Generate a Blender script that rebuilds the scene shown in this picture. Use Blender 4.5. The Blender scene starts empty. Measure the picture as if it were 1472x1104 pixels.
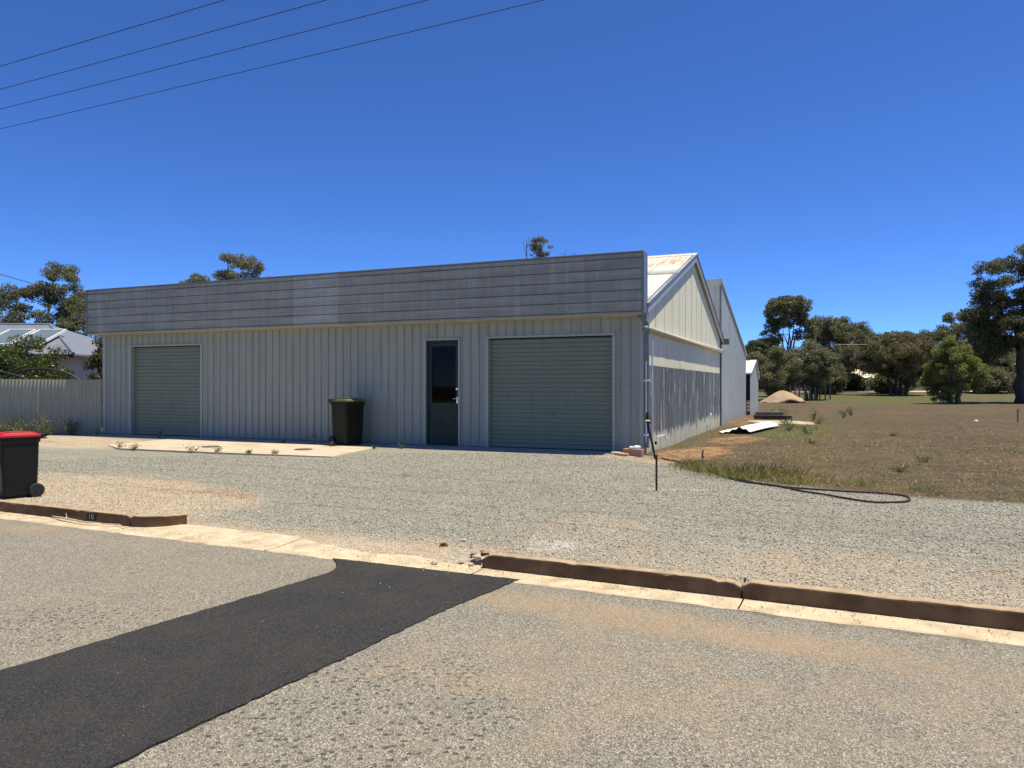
import bpy, math, random
import numpy as np
from mathutils import Vector, Matrix, noise as mnoise

R = math.radians
S = bpy.context.scene
COL = S.collection
rng = np.random.default_rng(7)
random.seed(7)

# ------------------------------------------------------------------ camera, sky, sun, exposure
cam_d = bpy.data.cameras.new('camera')
cam = bpy.data.objects.new('camera', cam_d)
COL.objects.link(cam)
cam_d.sensor_width = 36.0
cam_d.lens = 36.0 * 1060 / 1472
cam_d.clip_end = 3000
cam_d.clip_start = 0.05
cam.location = (0, 0, 1.72)
cam.rotation_euler = (R(90.108), 0, 0)
S.camera = cam

SUN_EL, SUN_AZ = R(73.5), R(2.6)          # azimuth measured from +X towards +Y
sun_dir = Vector((math.cos(SUN_EL) * math.cos(SUN_AZ), math.cos(SUN_EL) * math.sin(SUN_AZ), math.sin(SUN_EL)))
sl = bpy.data.lights.new('sun', 'SUN')
sl.energy = 5.0
sl.angle = R(0.53)
sl.color = (1.0, 0.925, 0.76)
so = bpy.data.objects.new('sun', sl)
COL.objects.link(so)
so.location = (20, 0, 40)
so.rotation_euler = sun_dir.to_track_quat('Z', 'Y').to_euler()

W = bpy.data.worlds.new('World')
S.world = W
W.use_nodes = True
wn = W.node_tree
wn.nodes.clear()
sky = wn.nodes.new('ShaderNodeTexSky')
sky.sky_type = 'NISHITA'
sky.sun_disc = False
sky.sun_elevation = SUN_EL
sky.sun_rotation = R(90) - SUN_AZ
sky.air_density = 1.0
sky.altitude = 6000
sky.dust_density = 0.0
sky.ozone_density = 3.0
hs = wn.nodes.new('ShaderNodeHueSaturation')
hs.inputs['Saturation'].default_value = 1.1
tint = wn.nodes.new('ShaderNodeMix')
tint.data_type = 'RGBA'
tint.blend_type = 'MULTIPLY'
tint.inputs[0].default_value = 1.0
tint.inputs[7].default_value = (.80, 1.08, 1.52, 1)
bg = wn.nodes.new('ShaderNodeBackground')
bg.inputs['Strength'].default_value = 0.105
wo = wn.nodes.new('ShaderNodeOutputWorld')
wn.links.new(sky.outputs[0], hs.inputs['Color'])
wn.links.new(hs.outputs[0], tint.inputs[6])
wn.links.new(tint.outputs[2], bg.inputs[0])
wn.links.new(bg.outputs[0], wo.inputs[0])

S.view_settings.view_transform = 'Standard'
S.view_settings.look = 'None'
S.view_settings.gamma = 1.0
S.view_settings.use_curve_mapping = False
S.view_settings.exposure = 0.35

# ------------------------------------------------------------------ frames of the place
CX, CY = 2.624, 14.719                    # right front corner of the shed
BROT = R(67.3) - R(90)                    # shed axis
E1 = np.array([math.sin(R(67.3)), -math.cos(R(67.3))])
E2 = np.array([math.cos(R(67.3)), math.sin(R(67.3))])
K0 = np.array([0.0, 6.79])                # kerb line
K1 = np.array([math.cos(R(25)), -math.sin(R(25))])
K2 = np.array([math.sin(R(25)), math.cos(R(25))])


def k2w(s, t):
    p = K0 + K1 * s + K2 * t
    return float(p[0]), float(p[1])


def b2w(x, y):
    p = np.array([CX, CY]) + E1 * x + E2 * y
    return float(p[0]), float(p[1])


def sstep(a, b, x):
    t = np.clip((np.asarray(x, float) - a) / (b - a), 0, 1)
    return t * t * (3 - 2 * t)


_perm = np.random.default_rng(3).permutation(512)
_val = np.random.default_rng(4).random(512)


def vnoise(x, y):
    x = np.asarray(x, float); y = np.asarray(y, float)
    xi = np.floor(x).astype(int); yi = np.floor(y).astype(int)
    xf = x - xi; yf = y - yi
    u = xf * xf * (3 - 2 * xf); v = yf * yf * (3 - 2 * yf)

    def h(a, b):
        return _val[_perm[(_perm[a % 512] + b) % 512]]
    return (h(xi, yi) * (1 - u) + h(xi + 1, yi) * u) * (1 - v) + (h(xi, yi + 1) * (1 - u) + h(xi + 1, yi + 1) * u) * v


def fbm(x, y, o=4):
    r = 0; a = .5
    for i in range(o):
        r = r + a * vnoise(x * 2 ** i + 17 * i, y * 2 ** i + 5 * i); a *= .5
    return r


S_L, S_R = -4.95, -0.34                   # ends of the two kerbs along the kerb line


def height(x, y):
    x = np.asarray(x, float); y = np.asarray(y, float)
    s = x * K1[0] + (y - K0[1]) * K1[1]
    t = x * K2[0] + (y - K0[1]) * K2[1]
    bx = (x - CX) * E1[0] + (y - CY) * E1[1]
    by = (x - CX) * E2[0] + (y - CY) * E2[1]
    z = 0.135 + 0.175 * sstep(0.3, 6, t)
    # crossover dips to the gutter
    cr = sstep(S_L - .5, S_L + .35, s) * (1 - sstep(S_R - .35, S_R + .3, s))
    zc = -0.022 + .022 * sstep(-3.4, -1.8, s) + 0.15 * np.clip(t, 0, .9) + .035 * sstep(1.0, 3, t)
    zc = np.where(t > 2.0, np.maximum(zc, z * sstep(1, 4, t)), zc)
    z = z * (1 - cr) + np.minimum(z, zc) * cr
    # rise to the shed floor
    near = sstep(-5.5, -2.6, by) * (1 - sstep(-.3, 0.6, bx)) * (1 - sstep(.5, 3, by))
    z = z + 0.058 * near
    # far side gently up
    z = z + 0.022 * np.clip(y - 58, 0, 55)
    # relief
    on = np.maximum(sstep(0.15, 0.5, t), (cr > .9) * sstep(-.02, .12, t)) * (1 - .8 * near)
    z = z + on * ((fbm(x * .35, y * .35, 3) - .45) * .05 + (fbm(x * 2.1, y * 2.1, 3) - .45) * .022)
    # below the road, gutter and kerb
    z = np.where(t < np.where(cr > .9, -.04, 0.07), -0.07, z)
    z = np.where(t < -12.4, -0.02, z)
    return z


def H(x, y):
    return float(height(np.array([x]), np.array([y]))[0])


# ------------------------------------------------------------------ materials
MATS = {}


class NT:
    def __init__(s, name):
        m = bpy.data.materials.new(name)
        m.use_nodes = True
        s.m = m; s.t = m.node_tree
        s.t.nodes.clear()
        s.out = s.n('ShaderNodeOutputMaterial')
        s.p = s.n('ShaderNodeBsdfPrincipled')
        s.l(s.p.outputs[0], s.out.inputs[0])
        MATS[name] = m

    def n(s, typ, **kw):
        nd = s.t.nodes.new(typ)
        for k, v in kw.items():
            setattr(nd, k, v)
        return nd

    def l(s, a, b):
        s.t.links.new(a, b)

    def inp(s, sock, v):
        if hasattr(v, 'is_linked') or hasattr(v, 'links'):
            s.l(v, sock)
        else:
            if sock.type == 'RGBA' and not isinstance(v, (int, float)) and len(v) == 3:
                v = (*v, 1)
            sock.default_value = v

    def obj(s):
        if not hasattr(s, '_tc'):
            s._tc = s.n('ShaderNodeTexCoord')
        return s._tc.outputs['Object']

    def scale(s, v, sc, rot=(0, 0, 0)):
        m = s.n('ShaderNodeMapping')
        s.l(v, m.inputs[0])
        m.inputs['Scale'].default_value = sc
        m.inputs['Rotation'].default_value = rot
        return m.outputs[0]

    def noise(s, v, scale, detail=4, rough=.55, dist=0):
        n = s.n('ShaderNodeTexNoise')
        s.l(v, n.inputs['Vector'])
        n.inputs['Scale'].default_value = scale
        n.inputs['Detail'].default_value = detail
        n.inputs['Roughness'].default_value = rough
        n.inputs['Distortion'].default_value = dist
        return n.outputs[0]

    def vor(s, v, scale, feature='F1'):
        n = s.n('ShaderNodeTexVoronoi', feature=feature, voronoi_dimensions='2D')
        s.l(v, n.inputs['Vector'])
        n.inputs['Scale'].default_value = scale
        return n

    def ramp(s, f, stops, interp='LINEAR'):
        r = s.n('ShaderNodeValToRGB')
        r.color_ramp.interpolation = interp
        el = r.color_ramp.elements
        while len(el) < len(stops):
            el.new(.5)
        for e, (p, c) in zip(el, stops):
            e.position = p
            if isinstance(c, (int, float)):
                c = (c, c, c)
            e.color = (*c, 1)
        s.l(f, r.inputs[0])
        return r.outputs[0]

    def mix(s, f, a, b, mode='MIX'):
        m = s.n('ShaderNodeMix', data_type='RGBA', blend_type=mode)
        s.inp(m.inputs[0], f)
        s.inp(m.inputs[6], a)
        s.inp(m.inputs[7], b)
        return m.outputs[2]

    def math(s, op, a, b=0.0, clamp=False):
        m = s.n('ShaderNodeMath', operation=op, use_clamp=clamp)
        s.inp(m.inputs[0], a)
        s.inp(m.inputs[1], b)
        return m.outputs[0]

    def bump(s, h, strength, dist, prev=None):
        b = s.n('ShaderNodeBump')
        b.inputs['Strength'].default_value = strength
        b.inputs['Distance'].default_value = dist
        s.l(h, b.inputs['Height'])
        if prev is not None:
            s.l(prev, b.inputs['Normal'])
        s.l(b.outputs[0], s.p.inputs['Normal'])
        return b.outputs[0]

    def set(s, col=None, rough=None, metal=None, spec=None):
        if col is not None: s.inp(s.p.inputs['Base Color'], col)
        if rough is not None: s.inp(s.p.inputs['Roughness'], rough)
        if metal is not None: s.inp(s.p.inputs['Metallic'], metal)
        if spec is not None: s.inp(s.p.inputs['Specular IOR Level'], spec)
        return s.m


def simple(name, col, rough=.6, var=.25, scale=4, metal=0, bump=0, bscale=40, spec=.5, dirt=None, stretch=(1, 1, 1)):
    t = NT(name)
    v = t.scale(t.obj(), stretch)
    n = t.noise(v, scale, 5)
    a = tuple(c * (1 - var) for c in col); b = tuple(min(1, c * (1 + var)) for c in col)
    c = t.ramp(n, [(.3, a), (.7, b)])
    if dirt:
        n2 = t.noise(v, scale * .6, 6, .65)
        c = t.mix(t.ramp(n2, [(.5, 0), (.72, .8)]), c, dirt)
    t.set(c, rough, metal, spec)
    if bump:
        t.bump(t.noise(t.obj(), bscale, 4), bump, .01)
    return t.m


def M(n):
    return MATS[n]


# painted sheet steel of the front wall
def sheet_mat(name, col, rough=.45, streak=.18, dirtcol=(.3, .26, .2), dirtamt=.35):
    t = NT(name)
    v = t.scale(t.obj(), (5, 5, .35))
    st = t.noise(v, 1.6, 5, .6)
    c = t.ramp(st, [(.25, tuple(x * (1 - streak) for x in col)), (.75, tuple(min(1, x * (1 + streak * .6)) for x in col))])
    n2 = t.noise(t.obj(), 1.3, 6, .65)
    c = t.mix(t.ramp(n2, [(.45, 0), (.8, dirtamt)]), c, dirtcol)
    # splash dirt close to the ground
    sep = t.n('ShaderNodeSeparateXYZ'); t.l(t.obj(), sep.inputs[0])
    low = t.math('SUBTRACT', 1.0, t.math('MULTIPLY', t.math('SUBTRACT', sep.outputs[2], .38), 3.2), True)
    c = t.mix(t.math('MULTIPLY', low, t.ramp(t.noise(v, 3, 4), [(.3, 0), (.75, .5)])), c, (.34, .25, .16))
    t.set(c, rough)
    t.bump(t.noise(t.obj(), 2.2, 2), .12, .02)
    return t.m


sheet_mat('sheet_grey', (.325, .335, .262))
sheet_mat('trim_grey', (.40, .405, .33), .4, .1)
sheet_mat('shed_blue_grey', (.50, .525, .47), .4, .12)
sheet_mat('door_green_grey', (.185, .212, .135), .42, .1, (.2, .2, .17), .3)
simple('soffit_cream', (.50, .46, .35), .6, .1, 3, dirt=(.4, .33, .24))
simple('dark_green_paint', (.030, .045, .032), .45, .2, 5, spec=.2)
simple('downpipe_green', (.16, .18, .17), .4, .12, 5)
simple('chrome', (.75, .75, .74), .2, .05, 5, metal=1)
simple('screw_steel', (.17, .17, .17), .5, .1, 5)
simple('black_void', (.012, .012, .013), .9, .1)
simple('pvc_white', (.78, .77, .73), .4, .08, 4)
simple('conc', (.52, .43, .30), .9, .16, 2.5, bump=.35, bscale=70, dirt=(.42, .31, .2))
simple('footing_conc', (.40, .37, .32), .9, .2, 3, bump=.3, bscale=60, dirt=(.3, .22, .15))
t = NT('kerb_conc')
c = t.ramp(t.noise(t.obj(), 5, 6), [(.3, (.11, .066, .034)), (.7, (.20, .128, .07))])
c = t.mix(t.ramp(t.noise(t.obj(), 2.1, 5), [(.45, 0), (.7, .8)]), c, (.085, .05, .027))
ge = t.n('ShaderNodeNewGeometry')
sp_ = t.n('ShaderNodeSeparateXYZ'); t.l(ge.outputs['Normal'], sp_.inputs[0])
lit_top = t.math('MULTIPLY', t.math('SUBTRACT', sp_.outputs[2], .55), 2.2, True)
lit_top = t.math('MULTIPLY', lit_top, t.ramp(t.noise(t.obj(), 9, 5), [(.25, .5), (.6, 1)]))
c = t.mix(lit_top, c, (.45, .34, .21))  # sunlight on the kerb top painted as paler upward faces over dark base
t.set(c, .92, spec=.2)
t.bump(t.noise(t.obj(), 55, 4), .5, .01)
simple('gutter_conc', (.55, .445, .29), .9, .22, 5, bump=.4, bscale=80, dirt=(.38, .26, .145))
simple('number_paint', (.5, .44, .36), .8, .25, 60)
simple('plastic_black', (.014, .015, .012), .5, .2, 6, bump=.06, bscale=60, spec=.18)
simple('plastic_green', (.016, .017, .008), .5, .2, 6, bump=.06, bscale=60, spec=.15)
simple('lid_red', (.42, .008, .014), .5, .18, 5, dirt=(.30, .03, .03), spec=.25)
simple('lid_olive', (.115, .105, .018), .45, .2, 5)
simple('rubber', (.018, .018, .018), .75, .2, 20)
simple('rust_steel', (.10, .055, .035), .8, .35, 30, bump=.4, bscale=90)
simple('tag_orange', (.55, .17, .015), .5, .15, 20)
simple('tag_yellow', (.42, .36, .05), .5, .15, 20)
simple('brick_orange', (.46, .26, .15), .9, .2, 14, bump=.5, bscale=60, dirt=(.3, .16, .1))
simple('stone_white', (.72, .70, .66), .85, .12, 8, bump=.4, bscale=30)
simple('timber_raw', (.40, .26, .13), .85, .2, 12, stretch=(1, 1, .2))
simple('timber_grey', (.2, .165, .125), .9, .25, 8, bump=.4, bscale=40)
simple('iron_cover', (.10, .085, .07), .7, .2, 20, bump=.5, bscale=80)
simple('roof_grey', (.20, .215, .235), .42, .06, 2)
simple('house_wall', (.62, .53, .43), .85, .08, 2)
simple('house_wall_far', (.36, .29, .21), .9, .1, 2)
simple('roof_cream', (.78, .70, .48), .5, .06, 2)
simple('frame_white', (.75, .75, .73), .5, .05)
simple('panel_glass', (.16, .20, .20), .12, .1, 3)
simple('hoop_steel', (.035, .038, .036), .5, .2, 20)
simple('cable', (.012, .013, .018), .6, .1)
simple('twig_pale', (.5, .40, .28), .9, .25, 20)
simple('dark_metal', (.03, .028, .026), .7, .2, spec=.2)

# fence
t = NT('fence_sheet')
v = t.scale(t.obj(), (4, 4, .5))
c = t.ramp(t.noise(v, 2, 5), [(.3, (.32, .305, .215)), (.72, (.40, .385, .275))])
c = t.mix(t.ramp(t.noise(t.obj(), 1.1, 6), [(.5, 0), (.75, .5)]), c, (.30, .25, .18))
t.set(c, .5)

# galvanised fascia boards: each length its own tone
t = NT('fascia_zinc')
v = t.scale(t.obj(), (7, 7, .5))
oi = t.n('ShaderNodeObjectInfo')
st = t.noise(v, 1.2, 6, .7)
c = t.ramp(st, [(.25, (.25, .24, .19)), (.55, (.33, .315, .25)), (.80, (.46, .445, .37))])
sp = t.noise(t.scale(t.obj(), (2.2, 2.2, .12)), 1.5, 3)
c = t.mix(t.ramp(sp, [(.58, 0), (.72, .35)]), c, (.46, .46, .47))
sep = t.n('ShaderNodeSeparateXYZ'); t.l(t.obj(), sep.inputs[0])
# the replaced length is brighter, newer steel
newer = t.math('MULTIPLY', t.math('GREATER_THAN', sep.outputs[0], -8.36), t.math('LESS_THAN', sep.outputs[0], -7.06))
c = t.mix(t.math('MULTIPLY', newer, .28), c, (.56, .56, .53))
nb = t.ramp(t.noise(t.scale(t.obj(), (.6, .6, 5)), 1.6, 3), [(.3, .82), (.7, 1.12)])
c = t.mix(1.0, c, nb, 'MULTIPLY')
t.set(c, t.ramp(st, [(.3, .45), (.7, .6)]), .12)

# gable wall: cream paint flaking off zinc sheets
t = NT('peeling_paint')
sep = t.n('ShaderNodeSeparateXYZ'); t.l(t.obj(), sep.inputs[0])
Y, Z = sep.outputs[1], sep.outputs[2]
v = t.scale(t.obj(), (1, 3.4, .34))
n1 = t.noise(v, 1.7, 7, .7)
n2 = t.noise(t.scale(t.obj(), (1, 1.5, .1)), 1.3, 2)
up = t.math('MULTIPLY', t.math('SUBTRACT', Z, 2.12), 30, True)
low = t.math('SUBTRACT', 1.0, t.math('MULTIPLY', t.math('SUBTRACT', Z, .26), 1.9), True)
cornr = t.math('SUBTRACT', 1.0, t.math('MULTIPLY', Y, .42), True)
bias = t.math('ADD', t.math('MULTIPLY', up, .42), t.math('MULTIPLY', low, .46))
bias = t.math('SUBTRACT', bias, t.math('MULTIPLY', t.math('MULTIPLY', cornr, up), .17))
bias = t.math('ADD', bias, t.math('MULTIPLY', n2, .235))
m = t.math('ADD', n1, bias)
mask = t.ramp(m, [(.675, 0), (.745, 1)])
zn = t.ramp(t.noise(t.scale(t.obj(), (1, 9, .3)), 1.3, 5), [(.3, (.11, .113, .10)), (.5, (.23, .235, .21)), (.7, (.36, .365, .325))])
cr = t.ramp(t.noise(t.scale(t.obj(), (1, 3, .5)), 1.5, 5), [(.3, (.70, .655, .44)), (.7, (.82, .775, .56))])
cr = t.mix(t.ramp(t.noise(t.obj(), 2, 6), [(.55, 0), (.8, .5)]), cr, (.45, .37, .25))
t.set(t.mix(mask, zn, cr), t.ramp(mask, [(0, .42), (1, .7)]), t.math('MULTIPLY', t.math('SUBTRACT', 1.0, mask), .15))
t.bump(mask, .35, .004)

# cream gable above the ledge
t = NT('gable_cream')
c = t.ramp(t.noise(t.scale(t.obj(), (1, 4, .3)), 1.4, 5), [(.3, (.72, .68, .46)), (.7, (.82, .78, .56))])
fl = t.noise(t.scale(t.obj(), (1, 7, 1.1)), 1.9, 6, .7)
sep = t.n('ShaderNodeSeparateXYZ'); t.l(t.obj(), sep.inputs[0])
fl = t.math('ADD', fl, t.math('MULTIPLY', t.math('SUBTRACT', 1.0, t.math('MULTIPLY', sep.outputs[1], .4), True), .20))
c = t.mix(t.ramp(fl, [(.72, 0), (.75, 1)]), c, (.30, .30, .28))
t.set(c, .65)

# old white roof with rust run
t = NT('roof_white')
sep = t.n('ShaderNodeSeparateXYZ'); t.l(t.obj(), sep.inputs[0])
c = t.ramp(t.noise(t.scale(t.obj(), (6, .6, .6)), 1.5, 5), [(.3, (.60, .57, .47)), (.7, (.70, .67, .57))])
ru = t.noise(t.scale(t.obj(), (9, .9, .9)), 1.4, 5, .65)
bx = t.math('MULTIPLY', t.math('MULTIPLY', t.math('SUBTRACT', sep.outputs[1], 3.3), .8, True), t.math('MULTIPLY', t.math('SUBTRACT', 5.95, sep.outputs[1]), 3, True))
bx = t.math('MULTIPLY', bx, t.ramp(t.noise(t.obj(), .9, 2), [(.42, 0), (.55, 1)]))
c = t.mix(t.math('MULTIPLY', bx, t.ramp(ru, [(.42, 0), (.6, .85)])), c, (.42, .22, .09))
t.set(c, .5)

# road seal, patch
t = NT('road_seal')
o = t.obj()
vo = t.vor(o, 120)
c = t.ramp(vo.outputs['Color'], [(.0, (.07, .062, .048)), (.35, (.23, .207, .158)), (.7, (.37, .335, .26)), (1, (.66, .60, .47))])
big = t.noise(o, .55, 5, .6)
c = t.mix(t.ramp(big, [(.45, 0), (.75, .32)]), c, (.40, .30, .19))
c = t.mix(t.ramp(t.noise(o, 1.7, 5, .65), [(.5, 0), (.8, .45)]), c, (.19, .18, .155))
# stones plucked out of the seal
pk = t.vor(t.scale(o, (1, 1, 1)), 17)
dist = t.math('ADD', pk.outputs['Distance'], t.math('MULTIPLY', t.noise(o, 34, 4, .7), .42))
pz = t.n('ShaderNodeAttribute', attribute_name='pits')
zone = t.ramp(t.math('ADD', pz.outputs['Fac'], t.math('MULTIPLY', t.math('SUBTRACT', t.noise(o, 2.0, 4), .5), .8)), [(.4, 0), (.6, 1)])
pits = t.math('MULTIPLY', t.ramp(dist, [(.40, 1), (.47, 0)]), zone)
pits = t.math('MULTIPLY', pits, t.math('GREATER_THAN', pk.outputs['Color'], .56))
c = t.mix(t.math('MULTIPLY', pits, .7), c, (.06, .053, .044))
# damp dark edge along the gutter lip is bare bitumen
at = t.n('ShaderNodeAttribute', attribute_name='edge')
en = t.math('ADD', at.outputs['Fac'], t.math('MULTIPLY', t.math('SUBTRACT', t.noise(o, 5, 5), .5), .9))
c = t.mix(t.ramp(en, [(.45, 0), (.85, .6)]), c, (.11, .10, .085))
sd = t.n('ShaderNodeAttribute', attribute_name='sand')
sn = t.math('ADD', sd.outputs['Fac'], t.math('MULTIPLY', t.math('SUBTRACT', t.noise(o, 2.2, 5), .5), .9))
c = t.mix(t.ramp(sn, [(.35, 0), (.95, .6)]), c, (.50, .34, .19))
t.set(c, .9, spec=.25)
b = t.bump(vo.outputs['Distance'], .8, .012)
t.bump(t.math('SUBTRACT', 1.0, pits), .6, .012, b)

t = NT('patch_asphalt')
o = t.obj()
vo = t.vor(o, 130)
c = t.ramp(vo.outputs['Color'], [(0, (.013, .013, .012)), (.6, (.034, .032, .029)), (1, (.085, .08, .07))])
c = t.mix(t.ramp(t.noise(o, 1.4, 7, .7), [(.42, 0), (.75, .6)]), c, (.062, .054, .043))
c = t.mix(t.ramp(t.noise(t.scale(o, (1, .25, 1), (0, 0, R(-35))), 2.0, 4), [(.5, 0), (.75, .4)]), c, (.02, .02, .02))
t.set(c, .85, spec=.3)
t.bump(vo.outputs['Distance'], .7, .008)

# ground: gravel, sandy gravel, orange earth, dry field (zones painted as an attribute of the place)
t = NT('ground')
o = t.obj()
za = t.n('ShaderNodeAttribute', attribute_name='zoneA')
zb = t.n('ShaderNodeAttribute', attribute_name='zoneB')
sA = t.n('ShaderNodeSeparateColor'); t.l(za.outputs['Color'], sA.inputs[0])
sB = t.n('ShaderNodeSeparateColor'); t.l(zb.outputs['Color'], sB.inputs[0])
wob = t.math('SUBTRACT', t.noise(o, 3.2, 6, .65), .5)
wob2 = t.math('SUBTRACT', t.noise(o, 1.1, 5, .6), .5)


def soft(sock, k=.7, lo=.35, hi=.65):
    return t.ramp(t.math('ADD', sock, t.math('ADD', t.math('MULTIPLY', wob, k), t.math('MULTIPLY', wob2, k * .6))), [(lo, 0), (hi, 1)])


v1 = t.vor(o, 85)
v2 = t.vor(o, 38)
g = t.ramp(v1.outputs['Color'], [(0, (.08, .075, .057)), (.3, (.27, .256, .20)), (.7, (.44, .418, .325)), (1, (.80, .745, .585))])
g2 = t.ramp(v2.outputs['Color'], [(0, (.12, .115, .093)), (1, (.46, .44, .365))])
g = t.mix(.25, g, g2)
g = t.mix(t.ramp(t.noise(o, .8, 5), [(.4, 0), (.8, .5)]), g, (.33, .29, .22))
tan = t.ramp(v1.outputs['Color'], [(0, (.24, .175, .11)), (.35, (.46, .37, .25)), (.75, (.66, .56, .41)), (1, (.84, .76, .61))])
tan = t.mix(t.ramp(t.noise(o, 1.6, 6, .65), [(.45, 0), (.75, .55)]), tan, (.46, .30, .16))
# dry field
f1 = t.noise(o, 9, 8, .75)
f0 = t.noise(o, 2.6, 8, .72)
fld = t.ramp(t.math('ADD', t.math('MULTIPLY', f1, .55), t.math('MULTIPLY', f0, .45)), [(.34, (.035, .026, .014)), (.46, (.092, .068, .038)), (.56, (.155, .118, .07)), (.70, (.33, .265, .17))])
sv = t.noise(t.scale(o, (.35, 2.2, 1), (0, 0, R(20))), 1.5, 5, .65)
fld = t.mix(t.ramp(sv, [(.5, 0), (.75, .3)]), fld, (.24, .19, .12))
fld = t.mix(t.ramp(t.noise(o, .5, 6, .65), [(.50, 0), (.66, .55)]), fld, (.11, .108, .045))
fld = t.mix(t.ramp(t.noise(o, .33, 6, .6), [(.52, 0), (.66, .6)]), fld, (.21, .125, .07))
fld = t.mix(t.ramp(t.noise(o, .21, 5), [(.42, 0), (.62, .4)]), fld, (.15, .12, .06))
grn = t.ramp(f1, [(.3, (.05, .062, .018)), (.7, (.16, .185, .058))])
org = t.ramp(t.noise(o, 6, 6, .7), [(.3, (.24, .125, .06)), (.55, (.42, .25, .125)), (.8, (.60, .43, .27))])
wht = t.ramp(v1.outputs['Color'], [(0, (.45, .42, .36)), (1, (.82, .79, .72))])
c = t.mix(soft(sA.outputs[0], .5), fld, g)
c = t.mix(t.math('MULTIPLY', soft(sB.outputs[0], 1.0, .3, .9), .75), c, grn)
c = t.mix(soft(sA.outputs[1], 1.0, .3, .85), c, tan)
c = t.mix(soft(sA.outputs[2], 1.1, .35, .7), c, org)
c = t.mix(soft(sB.outputs[1], 1.2, .4, .8), c, wht)
c = t.mix(t.math('MULTIPLY', soft(sB.outputs[2], .9, .4, .8), .5), c, (.17, .165, .14))
t.set(c, .95, spec=.15)
bh = t.math('ADD', v1.outputs['Distance'], t.math('MULTIPLY', t.noise(o, 30, 5), .6))
t.bump(bh, .8, .018)


def leaf_mat(name, a, b, hi, trans=.25, rough=.5):
    t = NT(name)
    ge = t.n('ShaderNodeNewGeometry')
    c = t.ramp(ge.outputs['Random Per Island'], [(0, a), (.55, b), (.93, b), (1, hi)])
    n = t.noise(t.obj(), .7, 3)
    c = t.mix(1.0, c, t.ramp(n, [(.3, (.72, .75, .72)), (.7, (1.2, 1.15, 1.1))]), 'MULTIPLY')
    t.set(c, rough, spec=.35)
    tr = t.n('ShaderNodeBsdfTranslucent')
    t.l(c, tr.inputs[0])
    mx = t.n('ShaderNodeMixShader')
    mx.inputs[0].default_value = trans
    t.l(t.p.outputs[0], mx.inputs[1]); t.l(tr.outputs[0], mx.inputs[2])
    t.l(mx.outputs[0], t.out.inputs[0])
    return t.m


leaf_mat('leaf_eucalypt', (.105, .110, .048), (.21, .212, .096), (.38, .34, .20), .42)
leaf_mat('leaf_dark', (.075, .084, .036), (.16, .168, .074), (.29, .26, .14), .45)
leaf_mat('leaf_olive', (.125, .130, .062), (.25, .247, .128), (.40, .36, .23), .42)
leaf_mat('leaf_brown', (.12, .104, .046), (.215, .185, .085), (.33, .27, .14), .42)
leaf_mat('leaf_bright', (.135, .16, .034), (.285, .30, .078), (.52, .48, .20), .42)
leaf_mat('leaf_glossy', (.055, .082, .022), (.14, .17, .045), (.28, .28, .10), .35, .35)
leaf_mat('grass_dry', (.16, .12, .065), (.34, .27, .16), (.50, .42, .27), .15, .8)
leaf_mat('grass_green', (.13, .145, .042), (.28, .285, .10), (.46, .40, .20), .4, .7)
leaf_mat('weed_leaf', (.075, .09, .032), (.16, .18, .075), (.29, .27, .14), .3, .6)
simple('bark', (.17, .125, .085), .9, .35, 6, bump=.6, bscale=20, stretch=(1, 1, .3))
simple('bark_dark', (.06, .047, .036), .9, .35, 6, bump=.6, bscale=20, stretch=(1, 1, .3))

t = NT('gravel_stone')
ge = t.n('ShaderNodeNewGeometry')
t.set(t.ramp(ge.outputs['Random Per Island'], [(0, (.09, .084, .064)), (.35, (.275, .26, .205)), (.7, (.46, .434, .34)), (1, (.82, .765, .605))]), .9, spec=.2)
t = NT('tan_stone')
ge = t.n('ShaderNodeNewGeometry')
t.set(t.ramp(ge.outputs['Random Per Island'], [(0, (.22, .15, .085)), (.4, (.48, .38, .25)), (1, (.86, .76, .58))]), .9, spec=.2)

t = NT('field_clod')
ge = t.n('ShaderNodeNewGeometry')
t.set(t.ramp(ge.outputs['Random Per Island'], [(0, (.05, .036, .02)), (.5, (.14, .105, .06)), (.85, (.25, .2, .12)), (1, (.5, .44, .33))]), .95, spec=.1)
t = NT('window_glass')
t.set((.02, .022, .022), .03)
t.p.inputs['Transmission Weight'].default_value = 1.0
t.p.inputs['Base Color'].default_value = (.5, .53, .5, 1)
t.p.inputs['IOR'].default_value = 1.16

simple('sand', (.40, .285, .165), .95, .16, 1.2, bump=.6, bscale=9, dirt=(.40, .25, .13))


# ------------------------------------------------------------------ object helpers
def tag(o, label=None, cat=None, group=None, kind=None):
    if label: o['label'] = label
    if cat: o['category'] = cat
    if group: o['group'] = group
    if kind: o['kind'] = kind
    return o


def empty(name, loc=(0, 0, 0), rz=0, label=None, cat=None, group=None, kind=None, parent=None):
    o = bpy.data.objects.new(name, None)
    o.empty_display_size = .2
    COL.objects.link(o)
    o.location = loc
    o.rotation_euler = (0, 0, rz)
    o.parent = parent
    return tag(o, label, cat, group, kind)


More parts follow.
